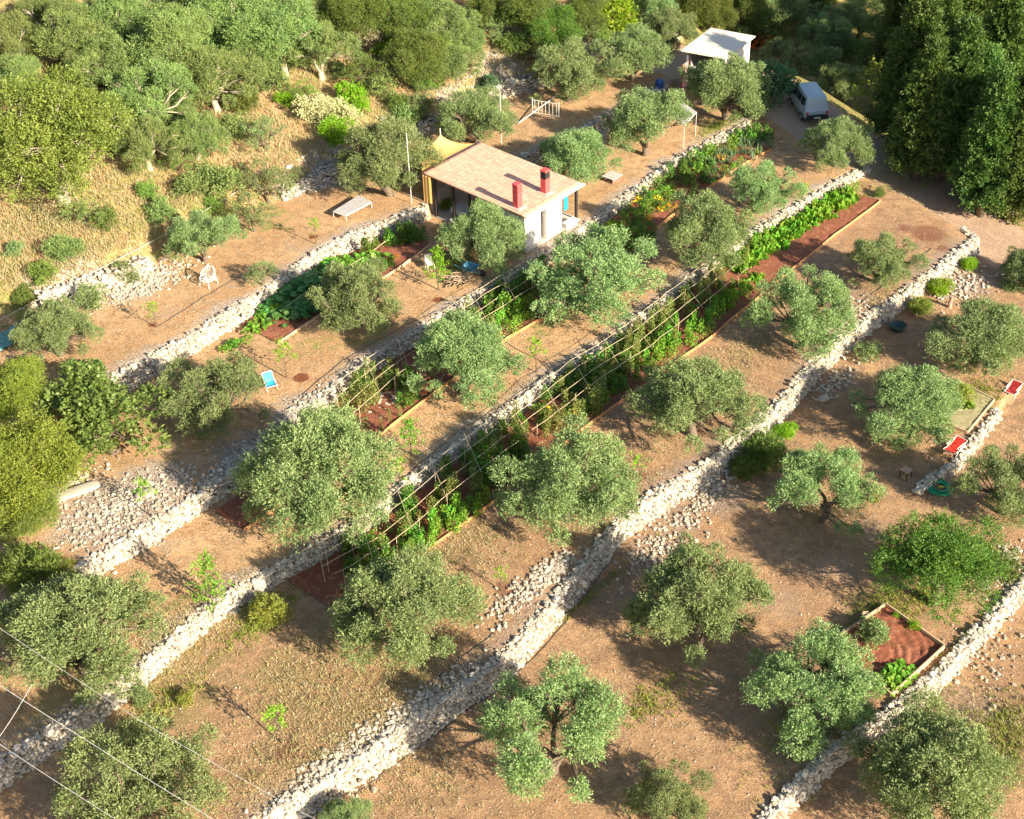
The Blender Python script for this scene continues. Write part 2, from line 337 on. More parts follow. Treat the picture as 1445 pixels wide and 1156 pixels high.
for k in 'ABCD':                                             # white chips lie at the lip of every wall
    d = foot(k, fa) - .6 - fbv; mask[:, 0] = np.maximum(mask[:, 0], np.where((d > -.1) & (d < 1.3), .75 * (1 - d / 1.6) + .5 * vnoise(fa, fbv, 2.3, 21), 0) * (past < -4))
for p in [(160, 720, 3.2, 1.), (210, 690, 2.6, 1.), (120, 740, 2.5, .8), (190, 405, 2.2, .9), (110, 395, 2.5, .8), (60, 410, 2, .7), (740, 845, 1.8, .55),
          (1010, 700, 2.2, .8), (955, 730, 2, .7), (930, 780, 2.5, .65), (880, 850, 2.5, .5), (1210, 420, 2.4, .6), (1360, 400, 2.5, .8), (1190, 535, 2, .6), (1395, 930, 3, .35), (1350, 1000, 2.5, .6), (1130, 1080, 2.5, .35),
          (430, 580, 2, 1.), (350, 635, 2.2, .8), (700, 95, 2.5, .9), (640, 150, 2, .8), (470, 240, 2.2, .9), (820, 70, 2.4, .8), (405, 265, 1.5, .8), (240, 630, 1.3, .5), (1045, 905, 2.2, .35), (1280, 320, 2.2, .3), (1200, 800, 2.6, .35), (960, 450, 1.2, .4)]:
    blob(mask, 0, *p[:3], s=p[3])
for p in [(190, 265, 3, 1.2), (230, 250, 2, 1), (40, 380, 4, 1.), (110, 340, 3, .8), (360, 130, 3, 1), (470, 80, 4, 1), (560, 110, 3.5, 1.2), (700, 60, 3, 1.2), (420, 165, 2, .9), (150, 960, 4, .6), (190, 1000, 5, .8), (240, 950, 4, .6),
          (440, 960, 4, .7), (500, 1010, 4, .7), (400, 1080, 3, .6), (560, 950, 3, .6), (1210, 65, 2.5, .7), (590, 620, 2, .5), (300, 860, 2.5, .6), (650, 760, 3, .5), (250, 930, 3, .6), (470, 920, 3, .8), (1430, 1040, 3, .6), (1420, 60, 4, .8), (1060, 480, 2, .5),
          (520, 480, 2, .5), (450, 480, 2.5, .5), (380, 310, 3, .5), (590, 1100, 3, .5)]:
    blob(mask, 1, *p[:3], s=p[3])
for p in [(370, 870, 1.6, .9), (220, 1010, 2, .7), (1240, 860, 2, .9), (1290, 850, 1.6, .6), (1400, 1040, 2.5, .9), (1430, 1080, 2, .8), (910, 990, 1.4, .6), (1090, 650, 1.8, .9), (640, 370, 2, .7), (880, 350, 2.4, .8), (900, 345, 1.5, .9),
          (760, 460, 1.6, .6), (1150, 1020, 2.4, .7), (1380, 560, 2, .7), (1100, 30, 4, .9), (1125, 45, 3, 1), (30, 420, 3, .6), (100, 450, 2, .5), (300, 300, 2.5, .7), (230, 290, 2, .5), (1180, 130, 3, .5), (640, 140, 2, .7), (1010, 180, 1.6, .8), (700, 410, 1.5, .5), (1080, 800, 1.5, .4)]:
    blob(mask, 2, *p[:3], s=p[3])
for p in [(405, 1058, .6, 1.2), (712, 830, .5, 1.2), (740, 835, .45, 1), (442, 334, .4, 1), (215, 458, .4, .8), (425, 533, .5, 1.1), (618, 423, .4, 1), (660, 560, .3, .5), (900, 672, .6, .8), (1100, 265, .5, .7), (1310, 330, 1.4, .8), (1275, 322, .7, .7), (1330, 350, .6, .7)]:
    blob(mask2, 1, *p[:3], s=p[3])
for p in [(1100, 850, 2.4, .5), (1000, 955, 2.4, .45), (1235, 745, 2., .5), (1180, 800, 2.2, .5), (1060, 1010, 1.8, .45), (860, 960, 1.6, .4), (250, 770, 1.6, .45), (330, 760, 1.4, .4), (560, 430, 1.4, .4), (270, 650, 1.4, .5), (240, 440, 2., .45), (330, 400, 1.8, .4), (420, 350, 2., .45), (880, 650, 1.8, .35), (1090, 520, 1.6, .35), (700, 760, 1.6, .3), (900, 430, 1.4, .4), (1050, 195, 2.2, .9), (1010, 120, 2.2, .8), (940, 150, 1.5, .5), (1180, 330, 1.0, .3), (960, 110, 1.5, .8)]: blob(mask2, 0, *p[:3], s=p[3])
for nm, arr in (('mask', mask), ('mask2', mask2)):
    at_ = gme.attributes.new(nm, 'FLOAT_COLOR', 'POINT'); at_.data.foreach_set('color', np.clip(arr, 0, 1).astype(np.float32).ravel())
tag(mo('ground', gme), 'sunlit dry stony earth of the terraced hillside', kind='structure')

# ------------------------------------------------------------------ stones
_g = np.array([[i, j, k] for k in (-1, 0, 1) for j in (-1, 0, 1) for i in (-1, 0, 1)], float)
_keep = np.abs(_g).sum(1) > 0; SV = _g[_keep]; _idx = -np.ones(27, int); _idx[_keep] = np.arange(26)
_id = lambda i, j, k: _idx[(k + 1) * 9 + (j + 1) * 3 + (i + 1)]
SQ = []
for ax in range(3):
    for s in (-1, 1):
        for u in (-1, 0):
            for w_ in (-1, 0):
                q = []
                for du, dw in ((0, 0), (1, 0), (1, 1), (0, 1)):
                    c3 = [0, 0, 0]; c3[ax] = s; c3[(ax + 1) % 3] = u + du; c3[(ax + 2) % 3] = w_ + dw; q.append(_id(*c3))
                SQ.append(q if s > 0 else q[::-1])
SQ = np.array(SQ); SV = SV * np.array([1, .93, .80])[(np.abs(SV).sum(1) - 1).astype(int)][:, None] * .5
_ck = np.abs(_g).sum(1) == 3; CV = _g[_ck] * .42
CQ = np.array([[0, 2, 3, 1], [4, 5, 7, 6], [0, 1, 5, 4], [2, 6, 7, 3], [0, 4, 6, 2], [1, 3, 7, 5]])
def stones(C, S, X, Y, Z, jit=.10, low=False):            # centres, sizes, frames (n,3) -> verts, quads
    bv, bq = (CV, CQ) if low else (SV, SQ); n = len(C)
    v = bv[None] * S[:, None] * (1 + rng.normal(0, jit, (n, len(bv), 3)))
    W = C[:, None] + v[..., :1] * X[:, None] + v[..., 1:2] * Y[:, None] + v[..., 2:] * Z[:, None]
    return W.reshape(-1, 3), (bq[None] + (np.arange(n) * len(bv))[:, None, None]).reshape(-1, 4)
def rotframes(X, Y, Z, s):
    def nz(v): return v / np.linalg.norm(v, axis=1)[:, None]
    X = nz(X + rng.normal(0, s, X.shape)); Y = nz(np.cross(np.cross(X, Y + rng.normal(0, s, Y.shape)), X)); return X, Y, np.cross(X, Y)
def wall(label, path, thick=.45, over=.08, course=.115, dens=1.7, batter=.2, side=1, both=False, group='dry stone terrace walls', zlow=None):
    """path: world xy along the foot; the face looks to the right of the path when side is 1"""
    P = np.array(path, float); seg = np.linalg.norm(np.diff(P, axis=0), axis=1); s = np.concatenate([[0], np.cumsum(seg)]); Lt = s[-1]
    def pt(u): return np.stack([np.interp(u, s, P[:, 0]), np.interp(u, s, P[:, 1])], -1)
    def tn(u):
        d = pt(np.minimum(u + .4, Lt)) - pt(np.maximum(u - .4, 0)); d /= np.linalg.norm(d, axis=1)[:, None] + 1e-9
        return d, np.stack([d[:, 1], -d[:, 0]], -1) * side
    def zz(u):
        p = pt(u); d, n = tn(u); lo = T(*ab(p + n * .35)); hi = T(*ab(p - n * (thick + .3))); return lo, np.maximum(hi, lo + .25)
    Cs, Ss, Xs, Ys, Zs = [], [], [], [], []
    nrow = int(3.2 / course)
    for r in range(nrow):
        u = []; x = rng.uniform(0, .2)
        while x < Lt: l = rng.uniform(.16, .42) / dens; u.append((x, l)); x += l
        u = np.array(u); uu = u[:, 0] + u[:, 1] / 2; lo, hi = zz(np.clip(uu, 0, Lt)); z = lo - .12 + r * course + rng.normal(0, .03, len(uu))
        crest = hi + over + .16 * vnoise(uu, uu * 0 + hash(label) % 97, 1.1)
        k = z < crest - .05; uu = uu[k]; ll = u[k, 1]; z = z[k]; lo = lo[k]
        if not len(uu): continue
        p = pt(uu); d, n = tn(uu)
        for sd in ((1, -1) if both else (1,)):
            off = (-.12 - batter * (z - lo) if sd > 0 else -thick) + rng.normal(0, .06, len(uu))
            c = np.column_stack([p + n * off[:, None], z]); ph = rng.uniform(.8, 1.1, len(uu))
            Cs.append(c); Ss.append(np.column_stack([ll * 1.04, np.full(len(uu), .28), course * 1.12 * ph]))
            Xs.append(np.column_stack([d, 0 * uu])); Ys.append(np.column_stack([n, 0 * uu])); Zs.append(np.tile([0, 0, 1.], (len(uu), 1)))
    nt_ = int(Lt * thick * 30 * dens); uu = rng.uniform(0, Lt, nt_); lo, hi = zz(uu); p = pt(uu); d, n = tn(uu)
    h = hi - lo; off = -rng.uniform(.05, 1, nt_) * thick - batter * h * .6; z = hi + over - .06 + .10 * vnoise(uu, uu * 0 + 3, 1.1) + rng.normal(0, .05, nt_)
    sz = rng.uniform(.08, .22, nt_)
    Cs.append(np.column_stack([p + n * off[:, None], z])); Ss.append(np.column_stack([sz * 1.2, sz, sz * .6]))
    Xs.append(np.column_stack([d, 0 * uu])); Ys.append(np.column_stack([n, 0 * uu])); Zs.append(np.tile([0, 0, 1.], (nt_, 1)))
    C_, S_, X_, Y_ = [np.vstack(q) for q in (Cs, Ss, Xs, Ys)]; X_, Y_, Z_ = rotframes(X_, Y_, None, .24)
    V1, Q1 = stones(C_, S_ * rng.uniform(.72, 1.12, (len(S_), 1)), X_, Y_, Z_, .13)
    # earth core behind the face
    u = np.linspace(0.1, Lt - .1, max(3, int(Lt / .7))); lo, hi = zz(u); p = pt(u); d, n = tn(u); h = hi - lo
    ring = np.stack([np.column_stack([p - n * .22, lo - .3]), np.column_stack([p - n * (.22 + batter * h)[:, None], hi + over - .12]),
                     np.column_stack([p - n * (thick + .02), hi + over - .12]), np.column_stack([p - n * (thick + .02), lo - .3])], 1)
    V2 = ring.reshape(-1, 3); m = len(u); Q2 = [[i * 4 + j, i * 4 + (j + 1) % 4, i * 4 + 4 + (j + 1) % 4, i * 4 + 4 + j] for i in range(m - 1) for j in range(4)]
    Q2 += [[3, 2, 1, 0], [m * 4 - 4, m * 4 - 3, m * 4 - 2, m * 4 - 1]]
    o0 = ab(P[len(P) // 2]); org = np.array([P[len(P) // 2][0], P[len(P) // 2][1], Txy(*P[len(P) // 2])])
    me = mkmesh('stone_wall', np.vstack([V1, V2]) - org, [np.vstack([Q1, np.array(Q2) + len(V1)])], [STONE, CORE], mi=np.r_[np.zeros(len(Q1)), np.ones(len(Q2))])
    return tag(mo('stone_wall', me, loc=org), label, 'wall', group)
def fpath(k, x0, x1, n=60):                              # piece of the foot line of wall k between two photo columns
    pts = [(a, foot(k, a)) for a in np.linspace(*[ab(surf(*q))[0] for q in (x0, x1)], n)]; return [xy(a, b) for a, b in pts]
def footab(k, a0, a1, n=70): return [xy(a, float(foot(k, np.array(a)))) for a in np.linspace(a0, a1, n)]
aA, aB, aC, aD, aE, aG = [FB[k][0] for k in 'ABCDEG']
wall('upper dry stone wall running behind the white chair and the yellow squash bed to the house', footab('A', aA[1] - 1.5, aA[6]), .45, .07)
wall('short sunlit stone wall from behind the tiled house up to the shed', footab('A', aA[7], aA[-1]), .45, .07)
wall('white stone wall just below the tiled house, from the gravel slope up to the van yard', footab('B', aB[0] - 4, aB[-1]), .42, .07)
pC = footab('C', aC[0], aC[-1], 110); e = pC[-1]; pC += [e + EA * .5 - EB * .5, e + EA * .6 - EB * 1.5]
wall('longest stone wall crossing the whole slope below the cane trellises', pC, .42, .08)
pD = footab('D', aD[0], aD[-1], 100); e = pD[-1]; pD += [e + EA * .6 - EB * .6, e + EA * .7 - EB * 1.7]
wall('tall bulging white stone wall between the straw terrace and the open lower grove', pD, .5, .08)
wall('lowest narrow stone wall beside the framed red earth bed', footab('E', aE[0], aE[-1] + 1), .48, .18, both=True)
wall('short low stone wall beside the red deck chair', footab('G', aG[1] - .3, aG[3] + .8), .45, .1)
wl = footab('W', *FB['W'][0][[1, 3]]); wall('crumbling pale stone bank at the far left under golden grass', wl, .9, .05, dens=.9)
wall('broken stone bank left of the olive beside the yellow sail', footab('W', *FB['W'][0][[5, 7]]), .8, .05, dens=.9)
wall('half fallen stone wall in tree shade behind the yellow sail', footab('W', *FB['W'][0][[7, 8]]), .8, .05, dens=.9)
wall('grey and white retaining wall behind the metal bed frame and forked olive', footab('W', *FB['W'][0][[9, 12]]), .9, .1, dens=.9)

def scatter(name, label, cx, size, mat, kindw='stuff', low=True, lift=.3):
    """cx: (a,b) points"""
    a, b = cx[:, 0], cx[:, 1]; n = len(a); z = T(a, b); p = xy(a, b); s = rng.uniform(size[0], size[1], n) * rng.uniform(.6, 1, n)
    C_ = np.column_stack([p, z + s * lift]); S_ = np.column_stack([s * 1.25, s, s * .75]); th = rng.uniform(0, 6.28, n)
    X_ = np.column_stack([np.cos(th), np.sin(th), rng.normal(0, .15, n)]); Y_ = np.column_stack([-np.sin(th), np.cos(th), rng.normal(0, .15, n)]); X_, Y_, Z_ = rotframes(X_, Y_, None, .05)
    V1, Q1 = stones(C_, S_, X_, Y_, Z_, .16, low); return tag(mo(name, mkmesh(name, V1, Q1, mat)), label, kind=kindw)
def patch(px, py, ra, rb, n):
    A0, B0 = ab(gnd(px, py)); t = rng.normal(0, .5, (n, 2)); return np.column_stack([A0 + t[:, 0] * ra, B0 + t[:, 1] * rb])
pt = np.vstack([patch(q[0], q[1], q[2], q[3], int(q[4] * 1.7)) for q in [(165, 725, 3, 2.0, 260), (215, 690, 3, 1.2, 160), (735, 840, 2.4, .8, 130), (780, 805, 1.6, .6, 150), (430, 585, 2.6, .8, 330), (355, 640, 2.6, .9, 260), (200, 400, 3.5, 1.4, 500), (690, 105, 3, 1.5, 350),
                                          (470, 240, 3, 1.4, 400), (640, 150, 2, 1.2, 260), (1000, 700, 3, .6, 120), (930, 770, 3, 1.4, 160), (560, 555, 2.5, .7, 250), (1360, 400, 3, 1.5, 160), (1400, 930, 3, 1.6, 50), (1200, 440, 2, 1., 70), (1180, 540, 2, .8, 90), (590, 1000, 3, .8, 300), (470, 1080, 3, .8, 280), (820, 65, 2.5, 1.3, 260), (90, 690, 2, 1.5, 200), (1420, 800, 2, 1.2, 160), (860, 185, 2, .6, 120)]])
scatter('stone_rubble', 'loose white limestone rubble strewn by the walls', pt, (.06, .19), RUBBLE, low=False)
# small pebbles everywhere on the terraces
n = 9000; pp = rng.uniform([-30, -30], [1475, 1180], (2600, 2)); base = np.array([ab(gnd(*q)) for q in pp]); base = base[(foot('W', base[:, 0]) - .6 < base[:, 1])]
pk = base[rng.integers(0, len(base), n)] + rng.normal(0, 1.1, (n, 2))
scatter('pebbles', 'small pale pebbles lying all over the bare terraces', pk, (.025, .075), RUBBLE)

# ------------------------------------------------------------------ foliage
def nz(v): return v / (np.linalg.norm(v, axis=-1, keepdims=True) + 1e-9)
def leafquads(P, D, Ln, Wd, face=None):
    n = len(P); S = nz(np.cross(D, rng.normal(size=(n, 3)) if face is None else face)); Ln = np.broadcast_to(Ln, (n,))[:, None]; Wd = np.broadcast_to(Wd, (n,))[:, None]
    V_ = np.stack([P, P + D * Ln * .5 + S * Wd * .5, P + D * Ln, P + D * Ln * .5 - S * Wd * .5], 1).reshape(-1, 3)
    return V_, np.arange(4 * n).reshape(n, 4)
def sprays(C_, D, ln, nl, leaf, spread=.8):               # twigs from C along D, nl leaves each
    n = len(C_); t = (np.arange(nl) + .5) / nl; side = rng.normal(size=(n, nl, 3)); Dd = D[:, None]
    side = side - (side * Dd).sum(-1, keepdims=True) * Dd; side = nz(side)
    P = C_[:, None] + Dd * (ln[:, None, None] * t[None, :, None]) + side * .02
    d = nz(Dd * .7 + side * spread); P = P.reshape(-1, 3); d = d.reshape(-1, 3); m = len(P)
    return leafquads(P, d, leaf[0] * rng.uniform(.7, 1.25, m), leaf[1] * rng.uniform(.8, 1.2, m))
def lobes_foliage(Cn, Rn, per, nl, leaf, tw=(.25, .45), up=.5, sq=.85, fill=.55):
    Vs, Qs, o = [], [], 0
    for c, r in zip(Cn, Rn):
        k = int(per * (r / .6) ** 2); d = nz(rng.normal(size=(k, 3)) + [0, 0, .35]); rad = r * (fill + (1 - fill) * rng.random(k) ** .6)
        P = c + d * rad[:, None] * [1, 1, sq]; D = nz(d * .9 + [0, 0, up] + rng.normal(0, .35, (k, 3)))
        v_, q_ = sprays(P, D, rng.uniform(*tw, k) * min(1.3, r / .6 + .3), nl, leaf); Vs.append(v_); Qs.append(q_ + o); o += len(v_)
    return np.vstack(Vs), np.vstack(Qs)
def limbs(mb, Cn, Rn, h0, r0, lean=(0, 0), nmain=3, gnarl=.12, sub=True):
    top = np.array([lean[0] * .5, lean[1] * .5, h0]); P = np.array([[0, 0, -.3], [0, 0, 0], [lean[0] * .2, lean[1] * .2, h0 * .5], top])
    mb.tube(P, [r0 * 1.5, r0 * 1.25, r0, r0 * .95], 8)
    ang = np.arctan2(Cn[:, 1], Cn[:, 0]); order = np.argsort(ang); groups = np.array_split(order, nmain)
    for g in groups:
        if not len(g): continue
        cm = Cn[g].mean(0); hub = top * .45 + cm * .55; hub[2] = top[2] + (cm[2] - top[2]) * .55; mid = (top + hub) / 2 + rng.normal(0, gnarl, 3)
        mb.tube([top - [0, 0, .15], mid, hub], [r0 * .7, r0 * .5, r0 * .38], 6)
        for i in g:
            e_ = Cn[i]; md = (hub + e_) / 2 + rng.normal(0, gnarl, 3); mb.tube([hub, md, e_], [r0 * .33, r0 * .2, r0 * .07], 5)
            if sub:
                for _ in range(4): mb.tube([md, (md + e_) / 2 + rng.normal(0, .1, 3), e_ + nz(rng.normal(size=3)) * Rn[i] * .7], [r0 * .13, r0 * .08, r0 * .03], 4)
TREES = {}
def olive(seed, Rr=2.5, nl=19, open_=False, leaf=(.105, .036), per=310, hc=1.8, flat=.66, skirt=.3, r0=.2):
    global rng; rng = np.random.default_rng(seed); C_, r_ = [], []; ex = rng.uniform(0, 3.14); wd = rng.uniform(-2.6, -.3)
    for i in range(nl):                                    # clumps over a rounded dome that reaches down to knee height
        u = 1 - 1.5 * (i + .5) / nl; ph = i * 2.399 + rng.uniform(-.45, .45); q = math.sqrt(max(0, 1 - u * u)); sh = rng.uniform(.50, .90)
        if math.cos(ph - wd) > .90 and u < .75: continue
        if open_: q = .35 + .65 * q; u *= .75
        ecc = 1 + .2 * math.cos((ph - ex) * 2); z = hc + Rr * flat * u * sh * 1.15 + rng.uniform(-.15, .15)
        C_.append([Rr * q * sh * ecc * math.cos(ph), Rr * q * sh * ecc * math.sin(ph), max(.55, z)]); r_.append(Rr * rng.uniform(.13, .27))
    for i in range(12):                                     # ragged outliers and leaders
        u = rng.uniform(-.6, 1); ph = rng.uniform(0, 6.28); q = math.sqrt(1 - u * u); sh = rng.uniform(.85, 1.08)
        C_.append([Rr * q * sh * math.cos(ph), Rr * q * sh * math.sin(ph), max(.5, hc + Rr * flat * u * sh * 1.1)]); r_.append(Rr * rng.uniform(.08, .14))
    if not open_: C_.append([0, 0, hc - .1]); r_.append(Rr * .26)
    C_ = np.array(C_); r_ = np.array(r_); V_, Q_ = lobes_foliage(C_, r_, per, 10, leaf, tw=(.14, .40), up=.6, fill=.5)
    mb = MB(); limbs(mb, C_, r_, .6, r0, rng.normal(0, .3, 2), 3); return V_, Q_, mb, Rr, hc
def broad(seed, Rr=2.6, nl=30, leaf=(.105, .048), per=170, hc=2.6, r0=.22, nlv=10, tall=1.0, up=.35):
    global rng; rng = np.random.default_rng(seed); C_ = []; r_ = []
    for i in range(nl):
        d = nz(rng.normal(size=3) * [1, 1, .9] + [0, 0, .35]); q = rng.uniform(.5, .92); C_.append([d[0] * Rr * q, d[1] * Rr * q, max(.5, hc + d[2] * Rr * .75 * q * tall)]); r_.append(Rr * rng.uniform(.13, .30))
    C_.append([0, 0, hc]); r_.append(Rr * .5)
    C_ = np.array(C_); r_ = np.array(r_); V_, Q_ = lobes_foliage(C_, r_, per, nlv, leaf, up=up, fill=.5)
    mb = MB(); limbs(mb, C_, r_, 1.0, r0, (0, 0), 4); return V_, Q_, mb, Rr, hc
def conifer(seed, Rr=2.2, h=11., leaf=(.20, .075), nb=150):
    global rng; rng = np.random.default_rng(seed); mb = MB(); mb.tube([[0, 0, -.4], [0, 0, h * .5], [.1, 0, h * .96]], [.3, .2, .04], 8); Vs, Qs, o = [], [], 0
    for i in range(nb):
        t = i / nb; z = h * (.12 + .86 * t); rr = Rr * (1 - t ** 1.5) ** .9 * rng.uniform(.65, 1.12) + .15; ph = i * 2.399 + rng.uniform(-.4, .4)
        e_ = np.array([rr * math.cos(ph), rr * math.sin(ph), z + rng.uniform(.2, .9)]); b0 = np.array([0, 0, z - rr * .15]); mb.tube([b0, (b0 + e_) / 2 - [0, 0, .1], e_], [.06, .04, .015], 4)
        k = int(34 + 52 * rr / Rr); s = rng.uniform(.25, 1.05, k) ** .7; P = b0 + (e_ - b0) * s[:, None] + rng.normal(0, .22, (k, 3)) * [1, 1, .55]
        D = nz((e_ - b0) / max(rr, .3) * .8 + rng.normal(0, .5, (k, 3)) + [0, 0, .25]); v_, q_ = sprays(P, D, rng.uniform(.25, .5, k), 8, leaf, .6); Vs.append(v_); Qs.append(q_ + o); o += len(v_)
    return np.vstack(Vs), np.vstack(Qs), mb, Rr, h * .5
def bushy(seed, Rr=1., nl=12, leaf=(.10, .05), per=150, nlv=8):
    global rng; rng = np.random.default_rng(seed); C_ = [[0, 0, .5]]; r_ = [.6]
    for i in range(nl):
        d = nz(rng.normal(size=3) * [1, 1, .7] + [0, 0, .5]); q = rng.uniform(.3, .95); C_.append([d[0] * q, d[1] * q, max(.2, .25 + d[2] * q)]); r_.append(rng.uniform(.14, .36))
    C_ = np.array(C_); r_ = np.array(r_); V_, Q_ = lobes_foliage(C_, r_, per, nlv, leaf, (.15, .3), up=.6); mb = MB(); limbs(mb, C_, r_, .15, .05, (0, 0), 3, .05, False); return V_, Q_, mb, 1., .55
def sapling(seed, h=2.6, leaf=(.13, .06)):
    global rng; rng = np.random.default_rng(seed); mb = MB(); mb.tube([[0, 0, -.1], [.04, .02, h * .5], [0, 0, h]], [.04, .028, .008], 6); C_ = []; 
    for i in range(26):
        t = .18 + .8 * i / 26; ph = i * 2.4; l = (.75 * (1 - t) + .16) * rng.uniform(.6, 1.1); e_ = np.array([l * math.cos(ph), l * math.sin(ph), h * t + l * .6]); mb.tube([[0, 0, h * t], e_], [.012, .005], 4); C_ += [e_ * s + [0, 0, h * t * (1 - s)] for s in (.45, .75, 1.)]
    C_ = np.array(C_); D = nz(rng.normal(0, .5, C_.shape) + [0, 0, .8]); V_, Q_ = sprays(C_, D, rng.uniform(.15, .35, len(C_)), 9, leaf, .9); return V_, Q_, mb, .75, h * .55
def twiggy(seed, h=1.1, leaf=(.09, .045), n=9):           # thin young fruit tree with few leaves
    global rng; rng = np.random.default_rng(seed); mb = MB(); mb.tube([[0, 0, -.1], [.03, .05, h * .6], [0, .04, h]], [.022, .016, .006], 5); C_ = []
    for i in range(n):
        t = .45 + .5 * i / n; ph = i * 2.4; l = .28 * rng.uniform(.6, 1.2); e_ = np.array([l * math.cos(ph), l * math.sin(ph), h * t + .2]); mb.tube([[0, .03, h * t], e_], [.008, .004], 4); C_ += [e_, e_ * .7 + [0, 0, h * t * .3]]
    C_ = np.array(C_ + [[0, .04, h]] * 3); D = nz(rng.normal(0, .6, C_.shape) + [0, 0, .7]); V_, Q_ = sprays(C_, D, rng.uniform(.1, .25, len(C_)), 8, leaf, .9); return V_, Q_, mb, .3, h * .75
GEN = {}
for i in range(6): GEN['olive%d' % i] = (lambda i=i: olive(100 + i, nl=20 + i % 3 * 4, skirt=.45 + .1 * (i % 3)))
for i in range(3): GEN['open%d' % i] = (lambda i=i: olive(140 + i, nl=18, open_=True, per=280, flat=.55))
for i in range(2): GEN['small%d' % i] = (lambda i=i: olive(160 + i, Rr=1.5, nl=11, per=150, hc=1.3, r0=.10, leaf=(.10, .035)))
for i in range(4): GEN['broad%d' % i] = (lambda i=i: broad(200 + i, hc=2.4 + .3 * i))
for i in range(2): GEN['fig%d' % i] = (lambda i=i: broad(240 + i, Rr=2.4, nl=20, leaf=(.21, .13), per=60, hc=1.9, nlv=6))
for i in range(3): GEN['conifer%d' % i] = (lambda i=i: conifer(300 + i, 1.7 + .12 * i, 9 + i, nb=170))
for i in range(3): GEN['bush%d' % i] = (lambda i=i: bushy(400 + i))
GEN['broom0'] = lambda: bushy(430, nl=14, leaf=(.16, .028), per=170)
for i in range(2): GEN['sapling%d' % i] = (lambda i=i: sapling(500 + i))
for i in range(3): GEN['twig%d' % i] = (lambda i=i: twiggy(520 + i, n=7 + 2 * i))
GCACHE, MCACHE = {}, {}
def treemesh(kind, mat, bark):
    if kind not in GCACHE: GCACHE[kind] = GEN[kind]()
    V_, Q_, mb, Rr, hc = GCACHE[kind]
    if (kind, mat) not in MCACHE: MCACHE[(kind, mat)] = (mkmesh('crown', V_, Q_, L[mat]), mb.mesh('trunk', bark, False))
    return MCACHE[(kind, mat)] + (Rr, hc)
def tree(px, py, rpx, kind, mat, label, name='olive_tree', cat='tree', group=None, zs=1., rz=None, bark=BARK, parts=('trunk', 'crown')):
    """crown centre at photo pixel px,py and crown radius rpx (photo pixels); stands on the ground under it"""
    cm, tm, Rr, hc = treemesh(kind, mat, bark); rpx *= 1.12; P = gnd(px, py)
    for _ in range(4): s = rpx / pxm(P) / Rr; P = surf(px, py, hc * s * zs)
    x, y = P[:2]; o = empty(name, (x, y, Txy(x, y) - .03), (px * 7.3 + py) % 6.28 if rz is None else rz, label, cat, group); o.scale = (s, s, s * zs)
    mo(parts[0], tm, o); mo(parts[1], cm, o); return o
ORC = 'olive trees standing on the terraces'
O = [ # T0
 (285, 338, 47, 'olive0', 'olive with the round white chair standing at its foot'),
 (547, 228, 62, 'olive1', 'broad olive left of the yellow shade sail'),
 (672, 168, 47, 'olive2', 'olive right behind the tiled roof, beside the tall white pole'),
 (803, 103, 55, 'olive3', 'olive with dark forked trunk beside the metal bed frame'),
 (893, 78, 44, 'olive4', 'olive behind the blue barrel, left of the shed'),
 (78, 468, 50, 'olive5', 'pale olive at the left edge above the fig tree'),
 # T1
 (815, 225, 50, 'olive4', 'olive just right of the tiled house, left of the striped pallet'),
 (912, 176, 55, 'olive0', 'dense round olive between the striped pallet and the grey canopy'),
 (1026, 128, 54, 'olive5', 'large olive in front of the open shed'),
 (507, 420, 58, 'olive2', 'round olive beside the big squash plants'),
 (302, 560, 68, 'olive3', 'wide olive left of the blue and white chair'),
 (684, 338, 50, 'olive1', 'olive growing against the near side of the tiled house'),
 # T2
 (652, 508, 70, 'olive4', 'dense olive over the upper cane trellis'),
 (838, 397, 84, 'olive0', 'very wide two lobed olive below the house, left of the flower bed'),
 (992, 330, 58, 'olive2', 'grey olive between the flower bed and the cream blossoms'),
 (1072, 268, 44, 'olive3', 'olive at the upper end of the leek bed'),
 (1182, 205, 42, 'olive5', 'olive on the road bend beside the van'),
 (447, 672, 94, 'olive1', 'huge olive with long hanging branches over the red soil patch'),
 (108, 895, 104, 'olive5', 'large pale olive near the left edge below the gravel slope'),
 # T3
 (800, 682, 84, 'olive2', 'large olive at the lower trellis with a yellow flower above it'),
 (980, 570, 74, 'olive4', 'dark round olive between the lower board edge and the tall wall'),
 (1135, 447, 64, 'olive0', 'olive beside the straight board edge, above the lime shrubs'),
 (1243, 370, 44, 'olive3', 'small clumpy olive left of the disturbed red earth'),
 (572, 862, 90, 'olive1', 'large olive at the lower end of the cane trellis'),
 (195, 1118, 105, 'olive3', 'olive cut by the bottom edge under the overhead wires'),
 # T4
 (983, 845, 84, 'olive5', 'two clumped olive on the lower grove, left of the framed bed'),
 (1168, 692, 66, 'open0', 'open ring shaped olive with pale ground showing through its middle'),
 (1284, 572, 68, 'olive4', 'olive growing over the pale railed vegetable plot'),
 (1388, 478, 66, 'olive4', 'dark trunked olive right of the lime green shrubs'),
 (1420, 690, 56, 'olive0', 'olive at the right edge beside the green coiled hose'),
 (1146, 962, 88, 'open1', 'sprawling olive leaning over the framed red earth bed'),
 (778, 1035, 96, 'open2', 'large open olive in the lower middle, below the bulging wall'),
 (940, 1132, 52, 'olive3', 'olive cut by the bottom edge left of the red tiled hutch'),
 (487, 1158, 34, 'olive1', 'top of an olive at the bottom edge under the tall wall'),
 (1320, 1098, 100, 'olive4', 'large olive in the lower right corner below the lowest wall'),
 (1456, 388, 44, 'olive5', 'olive cut by the right edge above the gravel patch'),
]
